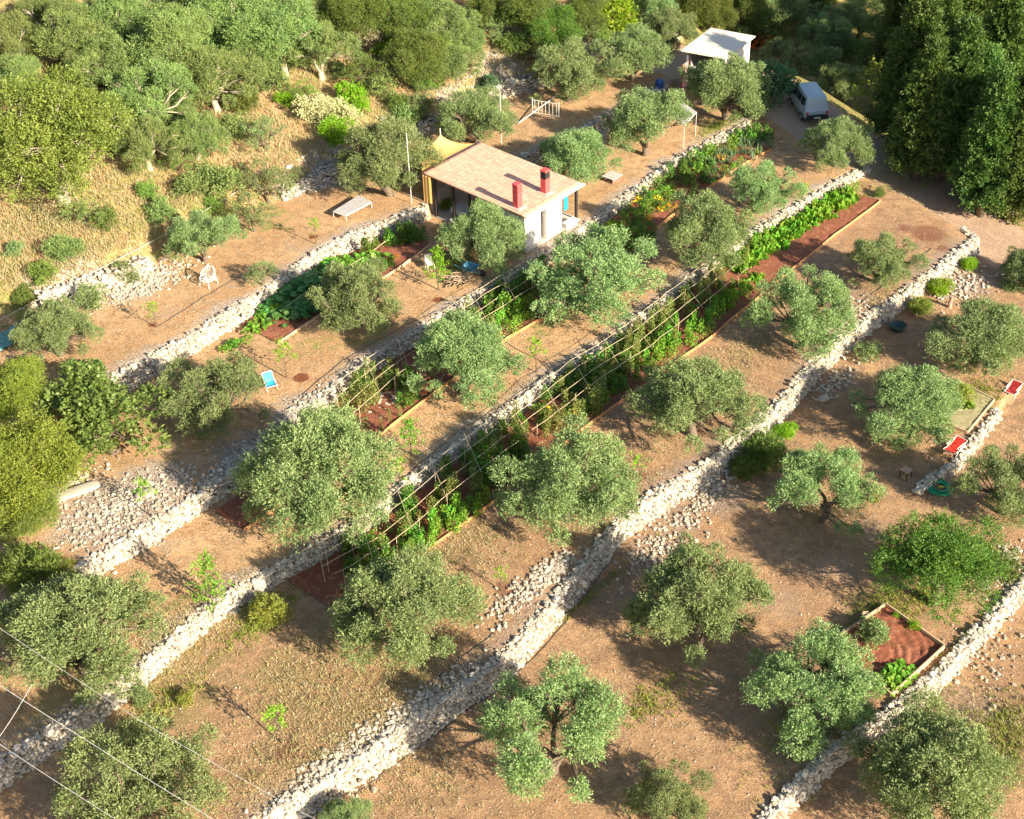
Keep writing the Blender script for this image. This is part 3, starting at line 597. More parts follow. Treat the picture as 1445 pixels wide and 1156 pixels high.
for i, (x, y, r, k, lb) in enumerate(O): tree(x, y, r, k, 'olive', lb, group=ORC, zs={1284: .8, 838: .8, 302: .85, 108: .85, 1388: .85, 447: 1.1, 684: 1.1, 547: 1.05, 1168: 1.05}.get(x, .93 + .14 * ((i * 37) % 10) / 10))
tree(368, 385, 21, 'small0', 'olive', 'small faint young olive above the squash bed', group='young olives')
tree(374, 190, 27, 'small1', 'olive', 'slim young olive standing in golden grass on the bank', group='young olives')
tree(375, 255, 36, 'small0', 'olive', 'low bushy olive on the stone bank under the slim young one', group='young olives')
HG = 'trees on the upper hillside'
H = [ # px, py, r, kind, mat, name, label
 (70, 200, 100, 'broad0', 'bright', 'wild_olive', 'biggest bright green wild olive with bare pale limbs at the left edge'),
 (20, 60, 45, 'olive0', 'olive_far', 'wild_olive', 'grey green wild olive in the very top left corner'),
 (95, 50, 50, 'broad1', 'olive_far', 'wild_olive', 'wild olive at the top edge near the left corner'),
 (165, 30, 50, 'broad2', 'olive_far', 'wild_olive', 'wild olive at the top edge above the dark gap'),
 (150, 90, 52, 'olive2', 'olive_far', 'wild_olive', 'wild olive behind the shadowed gap in the grove'),
 (215, 140, 62, 'olive3', 'olive_far', 'wild_olive', 'wild olive with clumped grey green crown in mid grove'),
 (240, 60, 58, 'broad3', 'olive_far', 'wild_olive', 'wild olive in the top part of the dense grove'),
 (320, 35, 58, 'broad0', 'olive_far', 'wild_olive', 'wild olive at the top edge above the pale fallen branch'),
 (300, 115, 58, 'olive4', 'olive_far', 'wild_olive', 'wild olive at the right rim of the dense grove'),
 (205, 205, 48, 'olive5', 'olive_far', 'wild_olive', 'lowest wild olive of the grove above the golden grass'),
 (275, 195, 42, 'olive1', 'olive_far', 'wild_olive', 'thin brownish wild olive beside the young tree'),
 (395, 50, 56, 'broad1', 'olive_far', 'wild_olive', 'wild olive left of the pale brown grass slope'),
 (450, 75, 52, 'olive0', 'olive_far', 'wild_olive', 'wild olive above the cream blossom bushes'),
 (415, 15, 40, 'broad2', 'olive_far', 'wild_olive', 'wild olive cut by the top edge left of centre'),
 (500, 20, 42, 'broad3', 'bush', 'oak', 'dark oak at the top edge left of the flowering shrub'),
 (585, 80, 44, 'broad2', 'bush', 'oak', 'rounded dark green oak above the golden clearing'),
 (560, 30, 42, 'broad0', 'bush', 'oak', 'dark oak at the top edge behind the rounded one'),
 (630, 40, 42, 'olive2', 'olive_far', 'wild_olive', 'wild olive between the dark oaks and the yellow clearing'),
 (645, 90, 34, 'olive4', 'olive_far', 'wild_olive', 'small wild olive right over the ruined wall'),
 (745, 20, 42, 'broad1', 'bush', 'oak', 'dark oak at the top edge right of the golden clearing'),
 (780, 45, 36, 'broad3', 'green', 'oak', 'fresh green oak behind the forked olive'),
 (690, 12, 30, 'broad2', 'bush', 'oak', 'low oak at the top edge above the golden clearing'),
 (828, 15, 34, 'broad0', 'bush', 'oak', 'oak left of the vivid lime green bush'),
 (945, 45, 36, 'olive5', 'olive', 'wild_olive', 'grey wild olive left of the shed roof'),
 (925, 10, 28, 'olive1', 'olive', 'wild_olive', 'grey wild olive at the top edge above the shed'),
 (1012, 22, 26, 'broad3', 'bush', 'oak', 'upright dark shrub tree right behind the shed roof'),
 (1065, 28, 28, 'broad1', 'bush', 'oak', 'round oak behind the orange cultivator'),
 (1110, 75, 30, 'small1', 'olive', 'wild_olive', 'light olive bush right of the orange cultivator'),
 (1168, 55, 36, 'olive0', 'olive', 'wild_olive', 'grey olive beyond the parked van'),
 (1215, 25, 40, 'olive3', 'olive', 'wild_olive', 'blue green olive at the top edge left of the dark conifers'),
 (1188, 118, 32, 'olive2', 'olive', 'wild_olive', 'olive right beside the van on its far side'),
]
for (x, y, r, k, m_, nm, lb) in H: tree(x, y, r * .94, k, m_, lb, nm, group=HG, bark=PALEBARK if nm == 'wild_olive' else BARK)
for x, y, r_, k_, m_, lb_ in [(985, 2, 30, 'broad1', 'bush', 'oak at the top edge over the shed roof'), (1045, 0, 32, 'broad3', 'bush', 'oak at the top edge above the orange cultivator'), (1105, 5, 34, 'olive2', 'olive', 'wild olive at the top edge over the light olive bush'), (1150, -5, 32, 'broad0', 'bush', 'oak at the top edge above the grey olive beyond the van'), (1262, 5, 32, 'broad1', 'dark', 'dark oak at the top edge left of the conifer stand')]: tree(x, y, r_, k_, m_, lb_, 'oak' if m_ != 'olive' else 'wild_olive', group=HG)
tree(1262, 62, 36, 'broad2', 'dark', 'shaded dark oak left of the conifer stand', 'oak', group=HG)
tree(1232, 130, 30, 'sapling1', 'yellow', 'tall yellow green tree between the van and the dark conifers', 'slender_tree', group=HG, zs=.8)
CG = 'tall dark conifers right of the road'
Cn = [(1290, 110, 46, 'conifer0', 'dark conifer nearest the slender yellow green tree'),
      (1345, 60, 48, 'conifer1', 'dark conifer in the middle of the top right stand'),
      (1405, 120, 50, 'conifer2', 'sunlit conifer with yellow tips in the right stand'),
      (1350, 150, 44, 'conifer2', 'conifer whose pale trunk shows above the road edge'),
      (1290, 30, 44, 'conifer1', 'conifer at the top edge behind the nearest one'),
      (1400, 20, 46, 'conifer0', 'conifer at the top edge of the right stand'),
      (1455, 60, 42, 'conifer1', 'conifer cut by the right edge, upper one'),
      (1440, 215, 44, 'conifer0', 'low conifer cut by the right edge beside the road'),
      (1400, 210, 42, 'conifer1', 'conifer low by the road left of the one at the right edge'),
      (1320, 90, 40, 'conifer2', 'conifer in the heart of the stand behind the pale trunk'),
      (1375, 80, 42, 'conifer1', 'conifer between the sunlit one and the middle one'),
      (1430, 130, 42, 'conifer2', 'conifer near the right edge in the middle of the stand'),
      (1340, 10, 44, 'conifer2', 'conifer at the top edge in the middle of the stand'),
      (1380, 175, 40, 'conifer0', 'low sunlit conifer above the road edge'),
      (1305, 165, 40, 'conifer0', 'shaded conifer between the road bend and the pale trunk')]
for (x, y, r, k, lb) in Cn: tree(x, y, r * .82, k, 'dark', lb, 'conifer', group=CG)
BG = 'shrubs'
Bs = [ # px py r kind mat label
 (1330, 215, 36, 'bush0', 'dark', 'dark undergrowth shrub at the pale conifer trunk'),
 (1275, 195, 30, 'bush1', 'dark', 'dark undergrowth shrub at the road bend'),
 (1385, 262, 34, 'bush2', 'dark', 'dark undergrowth shrub on the road verge under the conifers'),
 (1430, 290, 34, 'bush0', 'bush', 'green shrub on the road verge at the right edge'),
 (1325, 405, 18, 'broom0', 'lime', 'lime green shrub against the top of the tall wall'),
 (1298, 432, 18, 'broom0', 'yellow', 'paler yellow green shrub beside the lime one'),
 (1368, 372, 13, 'broom0', 'lime', 'small lime shrub at the upper end of the tall wall'),
 (1080, 635, 34, 'broom0', 'bush', 'dark green shrub at the foot of the tall wall'),
 (1108, 608, 16, 'broom0', 'lime', 'bright shrub at the foot of the tall wall beside the dark one'),
 (1050, 660, 22, 'broom0', 'bush', 'low dark shrub in shade at the foot of the tall wall'),
 (1227, 498, 18, 'bush1', 'olive', 'silver green shrub on the pale ground below the tall wall'),
 (500, 140, 27, 'bush0', 'lime', 'vivid lime bush left of the upper olive row'),
 (472, 185, 24, 'bush1', 'lime', 'second lime bush under the cream blossoms'),
 (405, 140, 15, 'bush2', 'lime', 'small lime bush left of the cream blossoms'),
 (455, 158, 32, 'bush2', 'cream', 'cream blossoming bush between the lime bushes'),
 (490, 165, 22, 'bush0', 'cream', 'smaller cream blossoming bush on the right'),
 (518, 50, 26, 'bush1', 'cream', 'cream blossoming bush beside the dark oaks'),
 (870, 20, 38, 'bush0', 'lime', 'big vivid lime bush at the top edge'),
 (548, 70, 18, 'bush2', 'lime', 'green bush at the left foot of the rounded oak'),
 (610, 105, 26, 'bush1', 'green', 'deep green bush below the rounded oak'),
 (560, 148, 18, 'bush1', 'bush', 'small dark bush above the broken stone bank'),
 (690, 118, 18, 'bush0', 'teal', 'dark grey green bush shading the retaining wall'),
 (778, 212, 18, 'bush1', 'yellow', 'yellow green bush between the house and its olive'),
 (1090, 115, 40, 'bush2', 'teal', 'dark green bush left of the van with shade in its leaf colour'),
 (1060, 150, 18, 'bush1', 'olive', 'small grey bush at the right foot of the shed olive'),
 (180, 385, 20, 'bush0', 'olive', 'shrub on the crumbling bank left of the chair'),
 (125, 420, 22, 'bush1', 'olive', 'shrub on the bank above the pale olive'),
 (30, 420, 18, 'bush2', 'bush', 'brown green shrub under the bank at the left edge'),
 (205, 270, 16, 'bush1', 'bright', 'low green bush in the golden grass'),
 (225, 300, 22, 'bush0', 'olive_far', 'grey green bush at the edge of the stony slope'),
 (310, 255, 30, 'bush2', 'olive_far', 'dry bush above the stony slope'),
 (40, 805, 50, 'broom0', 'bush', 'dark shrub mass at the left edge beside the gravel slope'),
 (90, 812, 22, 'broom0', 'yellow', 'yellow green shrub at the right side of the dark one'),
 (378, 862, 30, 'broom0', 'weed', 'grassy yellow shrub below the long wall'),
 (900, 335, 26, 'bush1', 'green', 'bright low bush at the lower end of the flower bed'),
 (865, 325, 18, 'bush2', 'lime', 'lime bush at the foot of the wall beside the flower bed'),
 (1035, 330, 17, 'bush0', 'cream', 'white blossoming bush on the wall lip'),
 (1290, 885, 10, 'bush1', 'lime', 'small lime plant at the corner of the framed bed'),
 (1265, 868, 7, 'bush0', 'lime', 'tiny lime plant by the top board of the framed bed'),
 (1235, 890, 24, 'bush2', 'olive', 'grey lavender bush inside the framed bed'),
 (1240, 272, 9, 'bush2', 'bush', 'round dark plant at the upper end of the long red bed'),
 (1145, 990, 22, 'bush2', 'green', 'green suckers under the sprawling olive'),
 (200, 985, 16, 'bush0', 'olive', 'low shrub at the lower left wall lip'),
 (1415, 800, 26, 'bush1', 'bush', 'brushy heap of cut branches by the right edge'),
 (1230, 700, 12, 'bush1', 'weed', 'low weed patch right of the ring shaped olive'),
 (260, 985, 14, 'bush0', 'weed', 'green weed patch on the lower left wall lip'),
 (1350, 555, 22, 'broom0', 'weed', 'weedy growth inside the railed plot'),
 (645, 250, 1, 'bush0', 'bush', ''),
 (626, 288, 12, 'bush2', 'lime', 'lime plant beside the patio post'),
]
for (x, y, r, k, m_, lb) in Bs:
    if lb: tree(x, y, r, k, m_, lb, 'shrub', 'shrub', BG, parts=('stem', 'foliage'))
rng = np.random.default_rng(55)
for i, (x, y) in enumerate([(120, 140), (60, 130), (180, 110), (250, 230), (330, 180), (340, 140), (380, 110), (355, 300), (300, 290), (120, 300), (150, 310), (90, 350), (20, 350), (430, 130), (480, 100), (520, 100), (540, 120), (590, 150), (620, 70), (660, 30), (720, 60), (700, 40), (830, 45), (850, 50), (910, 40), (760, 75), (270, 260), (420, 250), (60, 385), (5, 120), (210, 90), (130, 10), (280, 70), (360, 60), (460, 40), (980, 20), (1040, 50), (1150, 30), (1200, 70), (1130, 90), (1090, 55), (1240, 90), (1160, 85), (600, 120), (570, 165), (530, 30), (610, 15)]):
    tree(x, y, rng.uniform(14, 32), ('bush0', 'small0', 'bush2', 'small1', 'bush1', 'broom0')[i % 6], ('bush', 'olive_far', 'olive', 'bright', 'olive_far')[i % 5], 'small dull green scrub bush on the dry upper hillside', 'scrub_bush', 'bush', 'scrub on the upper hillside', parts=('stem', 'foliage'))
for i, (x, y, r_, k_, lb_) in enumerate([(60, 20, 45, 'olive2', 'wild olive at the top edge over the left corner gap'), (265, 10, 46, 'olive5', 'wild olive at the top edge in the middle of the grove'), (350, 80, 44, 'broad2', 'wild olive at the right rim above the thin brownish one'), (115, 95, 40, 'broad1', 'wild olive in the shadowed gap of the grove'), (180, 160, 42, 'broad3', 'wild olive beside the biggest bright one'), (470, 10, 36, 'olive1', 'wild olive at the top edge above the cream bush'), (665, 60, 30, 'broad1', 'wild olive at the left rim of the golden clearing'), (255, 165, 36, 'olive0', 'wild olive low in the right part of the grove'), (25, 110, 46, 'broad3', 'wild olive at the left edge above the biggest one')]):
    tree(x, y, r_ * .72, k_, 'olive_far', lb_, 'wild_olive', group=HG, bark=PALEBARK)
tree(1330, 792, 80, 'broad2', 'green', 'dense bright green carob tree above the framed red earth bed', 'carob_tree', zs=.8)
tree(150, 592, 80, 'fig0', 'fig', 'spreading fig tree with big green leaves at the end of the upper wall', 'fig_tree', zs=.8)
tree(120, 540, 40, 'fig1', 'fig', 'smaller fig tree behind the spreading one', 'fig_tree', zs=.8)
LG = 'yellow green trees at the left edge'
tree(35, 660, 78, 'broad1', 'yellow', 'large yellow green tree at the left edge beside the fig', 'mimosa_tree', group=LG, zs=.9)
tree(20, 555, 52, 'broad3', 'yellow', 'yellow green tree at the left edge above the large one', 'mimosa_tree', group=LG, zs=.9)
tree(30, 720, 50, 'broad0', 'bright', 'green tree at the left edge above the dark shrub mass', 'mimosa_tree', group=LG, zs=.8)
tree(295, 828, 27, 'sapling0', 'veg', 'slender bright green sapling above the lower left wall', 'fruit_sapling', group='young fruit trees', zs=1.15)
tree(617, 378, 17, 'sapling1', 'lime', 'slender lime sapling beside the branch heap', 'fruit_sapling', group='young fruit trees')
tree(578, 615, 20, 'sapling1', 'veg', 'bushy bright sapling below the upper trellis bed', 'fruit_sapling', group='young fruit trees', zs=.8)
for (x, y, r, k, lb) in [(442, 320, 9, 'twig0', 'tiny fruit tree below the low grey table'), (215, 438, 9, 'twig1', 'tiny fruit tree on the terrace left of the white chair'),
        (400, 500, 13, 'twig2', 'little fruit tree above the blue and white chair'), (707, 812, 10, 'twig0', 'tiny fruit tree in a dug hole by the rubble'),
        (390, 1015, 16, 'twig2', 'leaning young fruit tree in a red dug hole'), (900, 655, 11, 'twig1', 'tiny fruit tree left of the dark round olive'),
        (756, 495, 12, 'twig2', 'little fruit tree between two trellises'), (560, 665, 14, 'twig1', 'tiny fruit tree left below the bushy sapling'), (930, 540, 1, 'twig0', ''), (203, 695, 13, 'twig2', 'yellow flowered little plant on the gravel slope'),
        (955, 250, 1, 'twig0', ''), (1135, 270, 8, 'twig1', 'tiny fruit tree above the wall near the road bend')]:
    if lb: tree(x, y, r, k, 'lime', lb, 'fruit_sapling', group='young fruit trees')

# ------------------------------------------------------------------ grass (nobody could count it)
rng = np.random.default_rng(77)
def grass(name, label, pts, h, mat, blades=5, wd=.022, lean=.5):
    a, b = pts[:, 0], pts[:, 1]; p = np.column_stack([xy(a, b), T(a, b) - .02]); p = np.repeat(p, blades, 0); n = len(p); p[:, :2] += rng.normal(0, .06, (n, 2))
    D = nz(rng.normal(0, lean, (n, 3)) * [1, 1, .2] + [0, 0, 1]); v_, q_ = leafquads(p, D, rng.uniform(h[0], h[1], n), wd * rng.uniform(.7, 1.4, n)); return tag(mo(name, mkmesh(name, v_, q_, L[mat])), label, kind='stuff')
up_ = np.array([ab(gnd(*q)) for q in rng.uniform([-30, -20], [1300, 480], (2600, 2))]); up_ = up_[(foot('W', up_[:, 0]) - 1 > up_[:, 1]) & (up_[:, 0] < aroad(up_[:, 1]) - 4)]
k = up_[rng.integers(0, len(up_), 22000)] + rng.normal(0, .9, (22000, 2)); k = k[foot('W', k[:, 0]) - .8 > k[:, 1]]
grass('dry_grass', 'golden dry grass covering the upper hillside', k, (.2, .45), 'straw', 5, .035, .45)
k2 = up_[rng.integers(0, len(up_), 5000)] + rng.normal(0, .9, (5000, 2)); k2 = k2[vnoise(k2[:, 0], k2[:, 1], 6, 12) > .02]
tp = np.vstack([patch(*q) for q in [(160, 960, 9, 1, 350), (230, 940, 4, 2, 500), (450, 960, 5, 3, 1100), (520, 1020, 5, 2, 900), (400, 1080, 4, 2, 500), (570, 950, 4, 1.5, 400), (650, 770, 4, 2.5, 600), (300, 870, 4, 1.2, 400), (590, 620, 3, 1.5, 260), (430, 460, 4, 1.5, 260), (1060, 490, 3, 1.5, 260), (1160, 720, 2, 1, 100), (700, 560, 3, 1, 200), (940, 620, 4, 2, 300), (1230, 430, 3, 1, 160), (600, 1100, 3, 2, 300), (1350, 1000, 3, 1.5, 200), (1430, 1030, 3, 2, 400), (1030, 520, 3, 2, 200), (1270, 620, 3, 1, 200), (860, 730, 3, 1, 260), (970, 420, 2, 1, 100), (1120, 1040, 2, 1.5, 150)]])
grass('straw_tufts', 'straw coloured grass tufts on the lower terraces', tp, (.10, .28), 'straw', 5, .022, .9)
n = 42000; k = base[rng.integers(0, len(base), n)] + rng.normal(0, 1.2, (n, 2)); k = k[(vnoise(k[:, 0], k[:, 1], 3.1, 31) + .5 * vnoise(k[:, 0], k[:, 1], .9, 37) > -.12) & (np.abs(k[:, 0] - aroad(k[:, 1])) > 4)]
a, b = k[:, 0], k[:, 1]; p = np.column_stack([xy(a, b), T(a, b) + .012]); th = rng.normal(.5, .7, len(k)); D = np.column_stack([np.cos(th), np.sin(th), rng.uniform(0, .25, len(k))])
v_, q_ = leafquads(p, nz(D), rng.uniform(.12, .38, len(k)), .018, np.tile([0, 0, 1.], (len(k), 1)) + rng.normal(0, .3, (len(k), 3)))
tag(mo('cut_straw', mkmesh('cut_straw', v_, q_, L['straw'])), 'flattened cut straw lying on the bare terraces', kind='stuff')
wp = np.vstack([k2] + [patch(*q) for q in [(1240, 860, 3, .8, 260), (1290, 850, 2, .8, 160), (1405, 1050, 3, 1.5, 450), (370, 875, 2.5, .8, 300), (220, 1005, 2.5, 1, 240), (915, 990, 1.6, .8, 120), (1380, 560, 2, 1, 200), (880, 345, 2.5, .8, 260), (1015, 178, 2.5, .6, 160), (1140, 1020, 3, 1.5, 250), (1100, 40, 6, 3, 500), (640, 365, 2.5, 1, 200), (1320, 965, 4, .5, 160), (240, 290, 3, 1, 160), (830, 845, 4, .3, 120), (1300, 230, 6, 2.5, 700), (1400, 270, 5, 2.5, 600), (970, 970, 2, 1, 60), (1030, 445, 3, .5, 100), (1190, 300, 4, .3, 120)]])
grass('green_weeds', 'patches of short green weeds and grass', wp, (.10, .26), 'weed', 6, .03, .6)


# ================================================================== built things
A3 = np.array([EA[0], EA[1], 0]); B3 = np.array([EB[0], EB[1], 0]); Z3 = np.array([0, 0, 1.])
ROOF = None
def roof_tiles():
    m, nt, bs = newmat('salmon roof tiles'); v = objvec(nt); sp = N(nt, 'SeparateXYZ'); nt.links.new(v, sp.inputs[0])
    cx = mth(nt, 'FLOOR', mth(nt, 'DIVIDE', sp.outputs[0], .225)); cy = mth(nt, 'FLOOR', mth(nt, 'DIVIDE', sp.outputs[1], .36))
    cb = N(nt, 'CombineXYZ'); nt.links.new(cx, cb.inputs[0]); nt.links.new(cy, cb.inputs[1]); wn = N(nt, 'TexWhiteNoise'); nt.links.new(cb.outputs[0], wn.inputs[0])
    c = mixc(nt, wn.outputs['Value'], (.56, .27, .18), (.68, .39, .275)); c = mixc(nt, mth(nt, 'MULTIPLY', noise(nt, v, 2.5, 4), .35), c, (.70, .46, .36))
    fr = mth(nt, 'FRACT', mth(nt, 'DIVIDE', sp.outputs[1], .36)); ed = mth(nt, 'LESS_THAN', fr, .1); c = mixc(nt, mth(nt, 'MULTIPLY', ed, .45), c, (.36, .15, .09))
    nt.links.new(c, bs.inputs['Base Color']); bs.inputs['Roughness'].default_value = .75; bump(nt, bs, fr, .03); return m
TILE = roof_tiles(); LIME = plain('white limewash', (.76, .73, .68), .85, .13, 2.2, bmp=.015); BLUE = plain('blue paint', (.02, .35, .62), .5, .1)
CHIM = plain('dark pink chimney plaster', (.62, .09, .09), .55, .08); SOOT = plain('soot', (.03, .025, .025), .9, .2); SAIL = plain('yellow sail cloth', (.86, .52, .17), .7, .05)
RED = plain('red cloth', (.62, .035, .02), .7, .12); REDP = plain('red iron paint', (.45, .06, .04), .6, .2); ORANGE = plain('orange red paint', (.70, .12, .03), .6, .15)
MESHG = plain('weathered grey sheet', (.48, .46, .46), .7, .35, 5); CREAMR = plain('cream sheet roof', (.60, .57, .49), .5, .05); BROWN = plain('brown stool wood', (.42, .26, .20), .8, .2)
GREENP = plain('green plastic', (.01, .30, .14), .4, .2); DKGREEN = plain('dark green plastic', (.03, .07, .05), .4, .2); STICK = plain('dry sticks', (.33, .24, .16), .9, .25); PADW = plain('bleached pallet boards', (.62, .52, .47), .8, .2)

# ---- house
P0 = at(595, 243, 3.1); P1 = at(678, 200, 3.1); P2 = at(815, 262, 2.7); P3 = at(735, 311, 2.7)
ea = nz((P1 - P0 + P2 - P3)[:2]); HR = np.array([ea[0], ea[1], 0]); HV = np.array([ea[1], -ea[0], 0]); LU = np.linalg.norm((P1 - P0)[:2]); LV = np.linalg.norm((P3 - P0)[:2])
HO = np.array([P0[0], P0[1], 0.05]); hrz = math.atan2(ea[1], ea[0])
# local axes: x along the short side (u), -y along the long side downhill (v)
house = empty('small_house', HO, hrz, 'small white house with a salmon tiled roof and two pink chimneys', 'house')
rz_ = lambda v: 3.05 - .42 * v / LV
nu, nv = int(LU / .225) * 8 + 1, 24
uu, vv = np.meshgrid(np.linspace(0, int(LU / .225) * .225, nu), np.linspace(-.02, LV, nv)); zz_ = rz_(vv) + .045 * np.abs(np.sin(uu / .225 * math.pi)) ** .8
Vt = np.column_stack([uu.ravel(), -vv.ravel(), zz_.ravel()]); I = np.arange(nu * nv).reshape(nv, nu); Qt = np.stack([I[:-1, :-1], I[1:, :-1], I[1:, 1:], I[:-1, 1:]], -1).reshape(-1, 4)
Vb = Vt.copy(); Vb[:, 2] = rz_(-Vb[:, 1]) - .10; n0 = len(Vt); Qs_ = []
for r in (I[0], I[-1][::-1], I[::-1, 0], I[:, -1]): Qs_ += [[r[i], r[i + 1], r[i + 1] + n0, r[i] + n0] for i in range(len(r) - 1)]
rf = mo('roof', mkmesh('roof', np.vstack([Vt, Vb]), np.vstack([Qt, Qt[:, ::-1] + n0, Qs_]), TILE, flat=False), house)
g = MB(); g.box((LU / 2, -LV - .05, rz_(LV) - .06), (LU + .1, .1, .12)); g.build('gutter', WHITE, rf)
g = MB(); g.box((LU / 2, -LV / 2, .05), (LU - .2, LV - .3, .1)); g.build('floor', plain('pale floor slab', (.5, .46, .40)), house)
def hwall(u0, u1, v0, v1, z0=0.1, z1=None, mat=LIME, nm='wall', par=house):
    b_ = MB(); zt = (rz_((v0 + v1) / 2) - .12) if z1 is None else z1; b_.box(((u0 + u1) / 2, -(v0 + v1) / 2, (z0 + zt) / 2), (u1 - u0, v1 - v0, zt - z0), bev=.01); return b_.build(nm, mat, par)
V0 = LV * .52; V1_ = LV - .45; UE = LU - .3
hwall(.35, .6, V0, V1_); hwall(.605, UE, V0, V0 + .25); hwall(UE - .25, UE, V0 + .255, V1_ - 1.4)
hwall(.605, 1.9, V1_ - .25, V1_); hwall(2.1, 3.6, V1_ - .1, V1_ + .32); hwall(3.95, UE - .26, V1_ - 1.4, V1_ - 1.15)
hwall(1.905, 2.095, V1_ - .2, V1_ - .12, .1, None, DARK, 'window'); dd = hwall(3.61, 3.94, V1_ - .3, V1_ - .22, .1, 2.2, plain('grey door', (.12, .13, .14)), 'door')
hb = MB(); hb.box((3.7, -(V1_ - .2), 1.1), (.03, .06, .12)); hb.build('handle', GREYM, dd)
hwall(4.72, 5.12, V1_ - .42, V1_ - .36, .8, 1.9, BLUE, 'blue_shutter'); hwall(4.72, 5.12, V1_ - .42, V1_ - .36, 1.92, 2.35, REDP, 'red_board')
for (u, v) in ((.18, .9), (.18, 2.5), (.18, 3.9), (UE, V1_ + .1)): hwall(u - .08, u + .08, v - .08, v + .08, .0, None, DARK, 'post')
hwall(.3, UE, .15, .45, 0, 1.6, stone_mat('patio rubble wall', (.42, .40, .36), (.62, .58, .52)), 'rear_wall')
hwall(3.9, 5.0, V1_ + .1, V1_ + .5, 0, .45, LIME, 'bench')
for (cx, cy, hh_, soot) in ((730.5, 292, 1.75, 0), (769.5, 271, 1.7, 1)):
    P = at(cx, cy, 2.78); d = (P - HO); u = d[:2] @ HR[:2]; v = d[:2] @ HV[:2]; z0 = rz_(v) - .05; ch = MB()
    ch.box((u, -v, z0 + hh_ * .32), (.44, .44, hh_ * .64), bev=.02); c_ = ch.build('chimney', CHIM, rf)
    k_ = MB(); 
    for q in range(5): k_.box((u, -v, z0 + hh_ * .66 + q * hh_ * .055), (.44, .44, hh_ * .03))
    k_.box((u, -v, z0 + hh_ * .78), (.38, .38, hh_ * .28)); k_.build('vent', SOOT if soot else CHIM, c_)
    k_ = MB(); k_.box((u, -v, z0 + hh_ * .955), (.5, .5, hh_ * .07), bev=.04); k_.build('cap', CHIM, c_); k_ = MB(); k_.box((u, -v, z0 + .08), (.8, .8, .1)); k_.build('flashing', plain('pink flashing', (.62, .45, .38)), c_)
# cloth covered table and things on the patio
def hp(u, v, z): return HO + HR * u + HV * v + Z3 * z
t_ = empty('patio_table', hp(1.1, 2.9, .1), hrz, 'long table under a pale cloth on the shaded patio', 'table'); b_ = MB(); b_.box((0, 0, .73), (1.0, 2.0, .04)); b_.build('tabletop', WHITE, t_)
b_ = MB(); b_.box((0, 0, .765), (1.1, 2.1, .012)); [b_.box((s * .56, 0, .60), (.012, 2.1, .32)) for s in (-1, 1)]; [b_.box((0, s * 1.056, .60), (1.1, .012, .32)) for s in (-1, 1)]; b_.build('cloth', plain('pale blue cloth', (.50, .54, .58)), t_)
for sx in (-.42, .42):
    for sy in (-.9, .9): b_ = MB(); b_.box((sx, sy, .355), (.05, .05, .71)); b_.build('leg', DARK, t_)
# planter trough with a blue pot at the patio edge
g0 = gnd(640, 322); b_ = MB(); b_.box((0, 0, .18), (1.2, .3, .36), bev=.03); b_.box((.2, 0, .40), (.3, .2, .06)); tag(b_.build('planter_box', WHITE, None, g0), 'white planter trough on the ground before the patio', 'planter').rotation_euler = (0, 0, hrz + .9)
# ---- sail
pole_g = gnd(624, 222)
ap = at(621.5, 190, 3.6); pg = np.array([ap[0], ap[1], Txy(ap[0], ap[1])])
c1 = hp(LU * .93, .0, rz_(0) + .02); c2 = hp(.05, -.05, rz_(0) - .02); c3_ = at(584, 214, 3.0)
n_ = 14; S_, T_ = np.meshgrid(np.linspace(0, 1, n_), np.linspace(0, 1, n_)); S_ = S_[..., None]; T_ = T_[..., None]
def edge(p, q, t, sag): m_ = (p + q) / 2 + sag; return p * (1 - t) ** 2 + m_ * 2 * t * (1 - t) + q * t ** 2
cen = (ap + c1 + c2 + c3_) / 4
e0 = edge(ap, c1, S_, (cen - (ap + c1) / 2) * .28 - Z3 * .3); e1 = edge(c3_, c2, S_, (cen - (c3_ + c2) / 2) * .3 - Z3 * .1); f0 = edge(ap, c3_, T_, (cen - (ap + c3_) / 2) * .35 - Z3 * .3); f1 = edge(c1, c2, T_, (cen - (c1 + c2) / 2) * .04)
sv = e0 * (1 - T_) + e1 * T_ + f0 * (1 - S_) + f1 * S_ - (ap * (1 - S_) * (1 - T_) + c1 * S_ * (1 - T_) + c3_ * (1 - S_) * T_ + c2 * S_ * T_)
sv = sv.reshape(-1, 3); I = np.arange(n_ * n_).reshape(n_, n_); Qa = np.stack([I[:-1, :-1], I[1:, :-1], I[1:, 1:], I[:-1, 1:]], -1).reshape(-1, 4)
sail = empty('shade_sail', pg, 0, 'yellow shade sail stretched from a white pole to the roof edge', 'shade sail')
mo('sail_cloth', mkmesh('sail_cloth', np.vstack([sv, sv - [0, 0, .012]]) - pg, np.vstack([Qa, Qa[:, ::-1] + len(sv)]), SAIL, flat=False), sail)
b_ = MB(); b_.tube([[0, 0, -.2], ap - pg + [0, 0, .45]], .035, 6); b_.build('pole', WHITE, sail)
c5 = np.array([c3_[0], c3_[1], Txy(c3_[0], c3_[1])]); b_ = MB(); b_.tube([c5 - pg - [0, 0, .1], c3_ - pg], .03, 6); b_.build('pole', WHITE, sail)
# side curtain
b_ = MB(); pts_ = [hp(-.02, v, z) for z in (rz_(0) - .15, 1.0) for v in np.linspace(.1, .75, 6)]
o_ = hp(-.02, .4, 0); Vc = np.array(pts_) - o_; Vc[1::2] += HR * .05; Vc2 = Vc - HR * .012; Qc = np.array([[i, i + 1, i + 7, i + 6] for i in range(5)]); tag(mo('curtain', mkmesh('curtain', np.vstack([Vc, Vc2]), np.vstack([Qc, Qc[:, ::-1] + 12]), SAIL), None, o_), 'orange side curtain hanging below the left roof corner', 'curtain')

